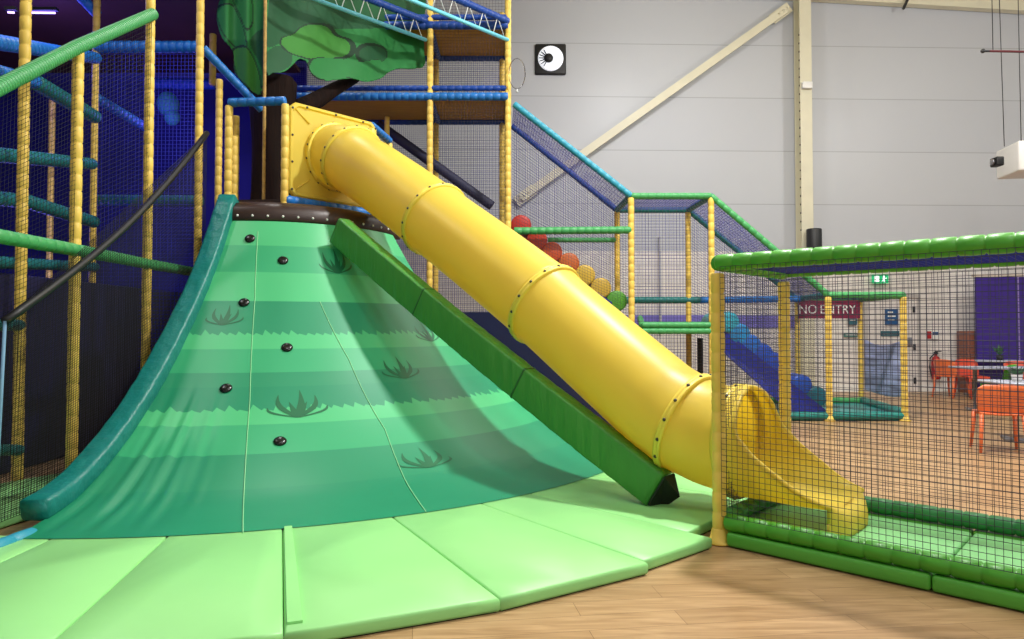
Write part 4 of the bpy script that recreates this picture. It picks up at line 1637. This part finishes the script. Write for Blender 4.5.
# ------------------------------------------------------------------ cafe furniture
def chair(loc, rz, m, label):
    """moulded plastic chair, seat facing local +y"""
    rt = root('cafe_chair', label, 'chair', loc, None)
    rot = Matrix.Rotation(rz, 3, 'Z')
    L0 = Vector(loc)

    def T(x, y, z):
        return L0 + rot @ Vector((x, y, z))
    se = MB()
    rings = []
    for i in range(9):
        y = -.21 + .43 * i / 8
        row = []
        for j in range(9):
            x = (-.22 + .44 * j / 8) * (1 - .08 * (i / 8))
            row.append(T(x, y, .45 + .012 * (abs(j - 4) / 4) ** 2 - .02 * max(0, i - 6)))
        rings.append(row + [p - Z * .022 for p in row[::-1]])
    se.loft(rings)
    se.build('seat', m, rt)
    bk = MB()
    rings = []
    for i in range(11):
        t = i / 10
        z = .44 + .325 * t
        wv = .225 + .02 * math.sin(PI * t * .8)
        yb = -.20 - .075 * t
        row = []
        for j in range(11):
            s_ = -1 + 2 * j / 10
            zz = z + (.022 * (1 - s_ * s_) if i == 10 else 0) - (.03 if i == 10 and abs(s_) > .9 else 0)
            row.append(T(wv * s_, yb + .075 * s_ * s_, zz))
        rings.append(row + [p + rot @ Vector((0, .018, 0)) for p in row[::-1]])
    bk.loft(rings)
    bk.build('backrest', m, rt)
    for (sx_, sy) in ((-1, -1), (1, -1), (-1, 1), (1, 1)):
        lg = MB()
        lg.sweep([T(sx_ * .20, sy * .185, .445), T(sx_ * .215, sy * .21, .2), T(sx_ * .23, sy * .245, 0)], [.026, .021, .016], n=10)
        lg.build('leg', m, rt)
    return rt


def gxy(px, py):
    g_ = G(px, py, 0)
    return (g_.x, g_.y, 0)


chair(gxy(999, 451), R(-22), M['orange'], 'orange plastic chair nearest the cage, seen from behind at the right edge')
chair((P(951, 390, 14.5).x, 14.5, 0), R(-70), M['orange'], 'orange plastic chair standing before the fire extinguisher')
chair((P(973, 390, 14.3).x, 14.3, 0), R(185), M['redor'], 'orange chair tucked behind the grey cafe table')
chair((P(998, 390, 12.6).x, 12.6, 0), R(40), M['limegreen'], 'green plastic chair between the two cafe tables')
chair((P(1020, 390, 13.4).x, 13.4, 0), R(150), M['redor'], 'red orange chair behind the potted plant')


def table(cx_, cy2, w, d_, label, rz=0):
    rt = root('cafe_table', label, 'table', (cx_, cy2, 0))
    rot = Matrix.Rotation(rz, 3, 'Z')
    MB().box((cx_, cy2, .735), (w, d_, .03), rz=rz, bev=.012).build('table_top', M['tabletop'], rt)
    off = rot @ Vector((w / 2 - .25, 0, 0))
    for sg in (-1, 1):
        c_ = Vector((cx_, cy2, 0)) + off * sg
        lg = MB()
        lg.lathe(c_, [(.03, .02), (.03, .70), (.10, .705), (.10, .72)], n=14)
        lg.box(c_ + Z * .02, (.06, .5, .03), rz=rz, bev=.01)
        lg.box(c_ + Z * .02, (.3, .06, .03), rz=rz, bev=.01)
        lg.build('pedestal', M['chrome'], rt)
    return rt


t1p = P(962, 370, 12.2)
table(t1p.x + .62, 12.2, 1.3, .7, 'grey cafe table beside the green chair, farther one')
t2p = P(1040, 385, 9.0)
table(P(997, 385, 8.8).x + .66, 8.85, 1.3, .7, 'grey cafe table carrying the potted plant at the right edge')
table(P(952, 361, 15).x + .75, 14.9, 1.3, .6, 'grey cafe table by the wall, farthest back')
pp_ = P(1017, 383, 8.75)
pl_ = root('potted_plant', 'small leafy plant in a white pot on the cafe table', 'plant', (pp_.x, pp_.y, .75))
MB().lathe((pp_.x, pp_.y, .75), [(.045, 0), (.05, .005), (.062, .09), (.066, .10), (.058, .10), (.054, .08), (0, .08)], n=20).build('pot', M['white'], pl_)
lv = MB()
rnd = random.Random(3)
for k in range(46):
    a = rnd.uniform(0, 2 * PI)
    el = rnd.uniform(.5, 1.4)
    L = rnd.uniform(.06, .13)
    dv = Vector((math.cos(a) * math.cos(el), math.sin(a) * math.cos(el), math.sin(el)))
    b0 = Vector((pp_.x, pp_.y, .83)) + Vector((math.cos(a), math.sin(a), 0)) * .02
    s_ = dv.cross(Z).normalized()
    nn = s_.cross(dv)
    tip = b0 + dv * L
    mid = b0 + dv * L * .6 + nn * .01
    lv.add([b0, mid + s_ * .018, tip, mid - s_ * .018, b0 - nn * .003, tip - nn * .003], [(0, 1, 2, 3), (4, 3, 5, 1)], 0)
lv.build('leaves', M['plant'], pl_)
cb2 = P(998, 352, 14.9)
pl2 = root('potted_plant', 'dark little plant on the far table against the purple partition', 'plant', (cb2.x, 14.85, .75))
MB().lathe((cb2.x, 14.85, .75), [(.05, 0), (.065, .1), (.06, .1), (0, .08)], n=14).build('pot', M['grey_dark'], pl2)
lv = MB()
for k in range(26):
    a = rnd.uniform(0, 2 * PI)
    el = rnd.uniform(.7, 1.45)
    L = rnd.uniform(.12, .28)
    dv = Vector((math.cos(a) * math.cos(el), math.sin(a) * math.cos(el), math.sin(el)))
    b0 = Vector((cb2.x, 14.85, .84))
    s_ = dv.cross(Z).normalized()
    tip = b0 + dv * L
    mid = b0 + dv * L * .6
    lv.add([b0, mid + s_ * .03, tip, mid - s_ * .03], [(0, 1, 2, 3)], 0)
lv.build('leaves', M['plant'], pl2)


# ------------------------------------------------------------------ light
def area(name, loc, size, power, color=(1, 1, 1), target=None, spread=None):
    l = bpy.data.lights.new(name, 'AREA')
    l.shape = 'DISK'
    l.size = size
    l.energy = power
    l.color = color
    o = bpy.data.objects.new(name, l)
    COL.objects.link(o)
    o.location = loc
    if target is not None:
        o.rotation_euler = (Vector(target) - Vector(loc)).to_track_quat('-Z', 'Y').to_euler()
    if spread:
        l.spread = spread
    return o


white = (1.0, .99, .97)
for (x, y, pw, sz) in ((2.6, 6.6, 740, .45), (-5.2, 5.8, 90, .4), (-0.6, 3.4, 60, .5), (4.5, 1.5, 210, .6), (2.6, -2.5, 150, .8), (-3.2, 9.9, 70, .4)):
    area('high_bay_lamp', (x, y, min(roof_z(x) + .1, 8.2)), sz, pw, white)
for (x, y, z, pw, sz) in ((2.9, 12.4, 7.4, 150, .25), (10.5, 9.5, 7.2, 400, .3), (6.0, 8.5, 7.4, 330, .25), (7.5, 0.0, 7.0, 330, .3)):
    l = bpy.data.lights.new('hall_lamp', 'POINT')
    l.energy = pw
    l.shadow_soft_size = sz
    l.color = (1, 1, 1)
    o = bpy.data.objects.new('hall_lamp', l)
    COL.objects.link(o)
    o.location = (x, y, z)
uvc = (.16, .12, 1.0)
for (x, y, z, pw) in ((-6.5, 9.5, 5.2, 45), (-5.2, 10.5, 4.4, 25), (-6.5, 9.5, 2.4, 40), (-5.0, 7.4, 5.2, 25)):
    l = bpy.data.lights.new('ultraviolet_glow', 'POINT')
    l.energy = pw
    l.color = uvc
    l.shadow_soft_size = .3
    o = bpy.data.objects.new('ultraviolet_glow', l)
    COL.objects.link(o)
    o.location = (x, y, z)

w = bpy.data.worlds.new('hall_air')
S.world = w
w.use_nodes = True
w.node_tree.nodes['Background'].inputs['Color'].default_value = (.92, .96, 1.0, 1)
w.node_tree.nodes['Background'].inputs['Strength'].default_value = 0.44

S.view_settings.view_transform = 'Standard'
S.view_settings.look = 'None'
S.view_settings.exposure = 0.0
S.view_settings.gamma = 1.0
S.view_settings.use_curve_mapping = False
S.cycles.use_denoising = True
S.cycles.max_bounces = 8
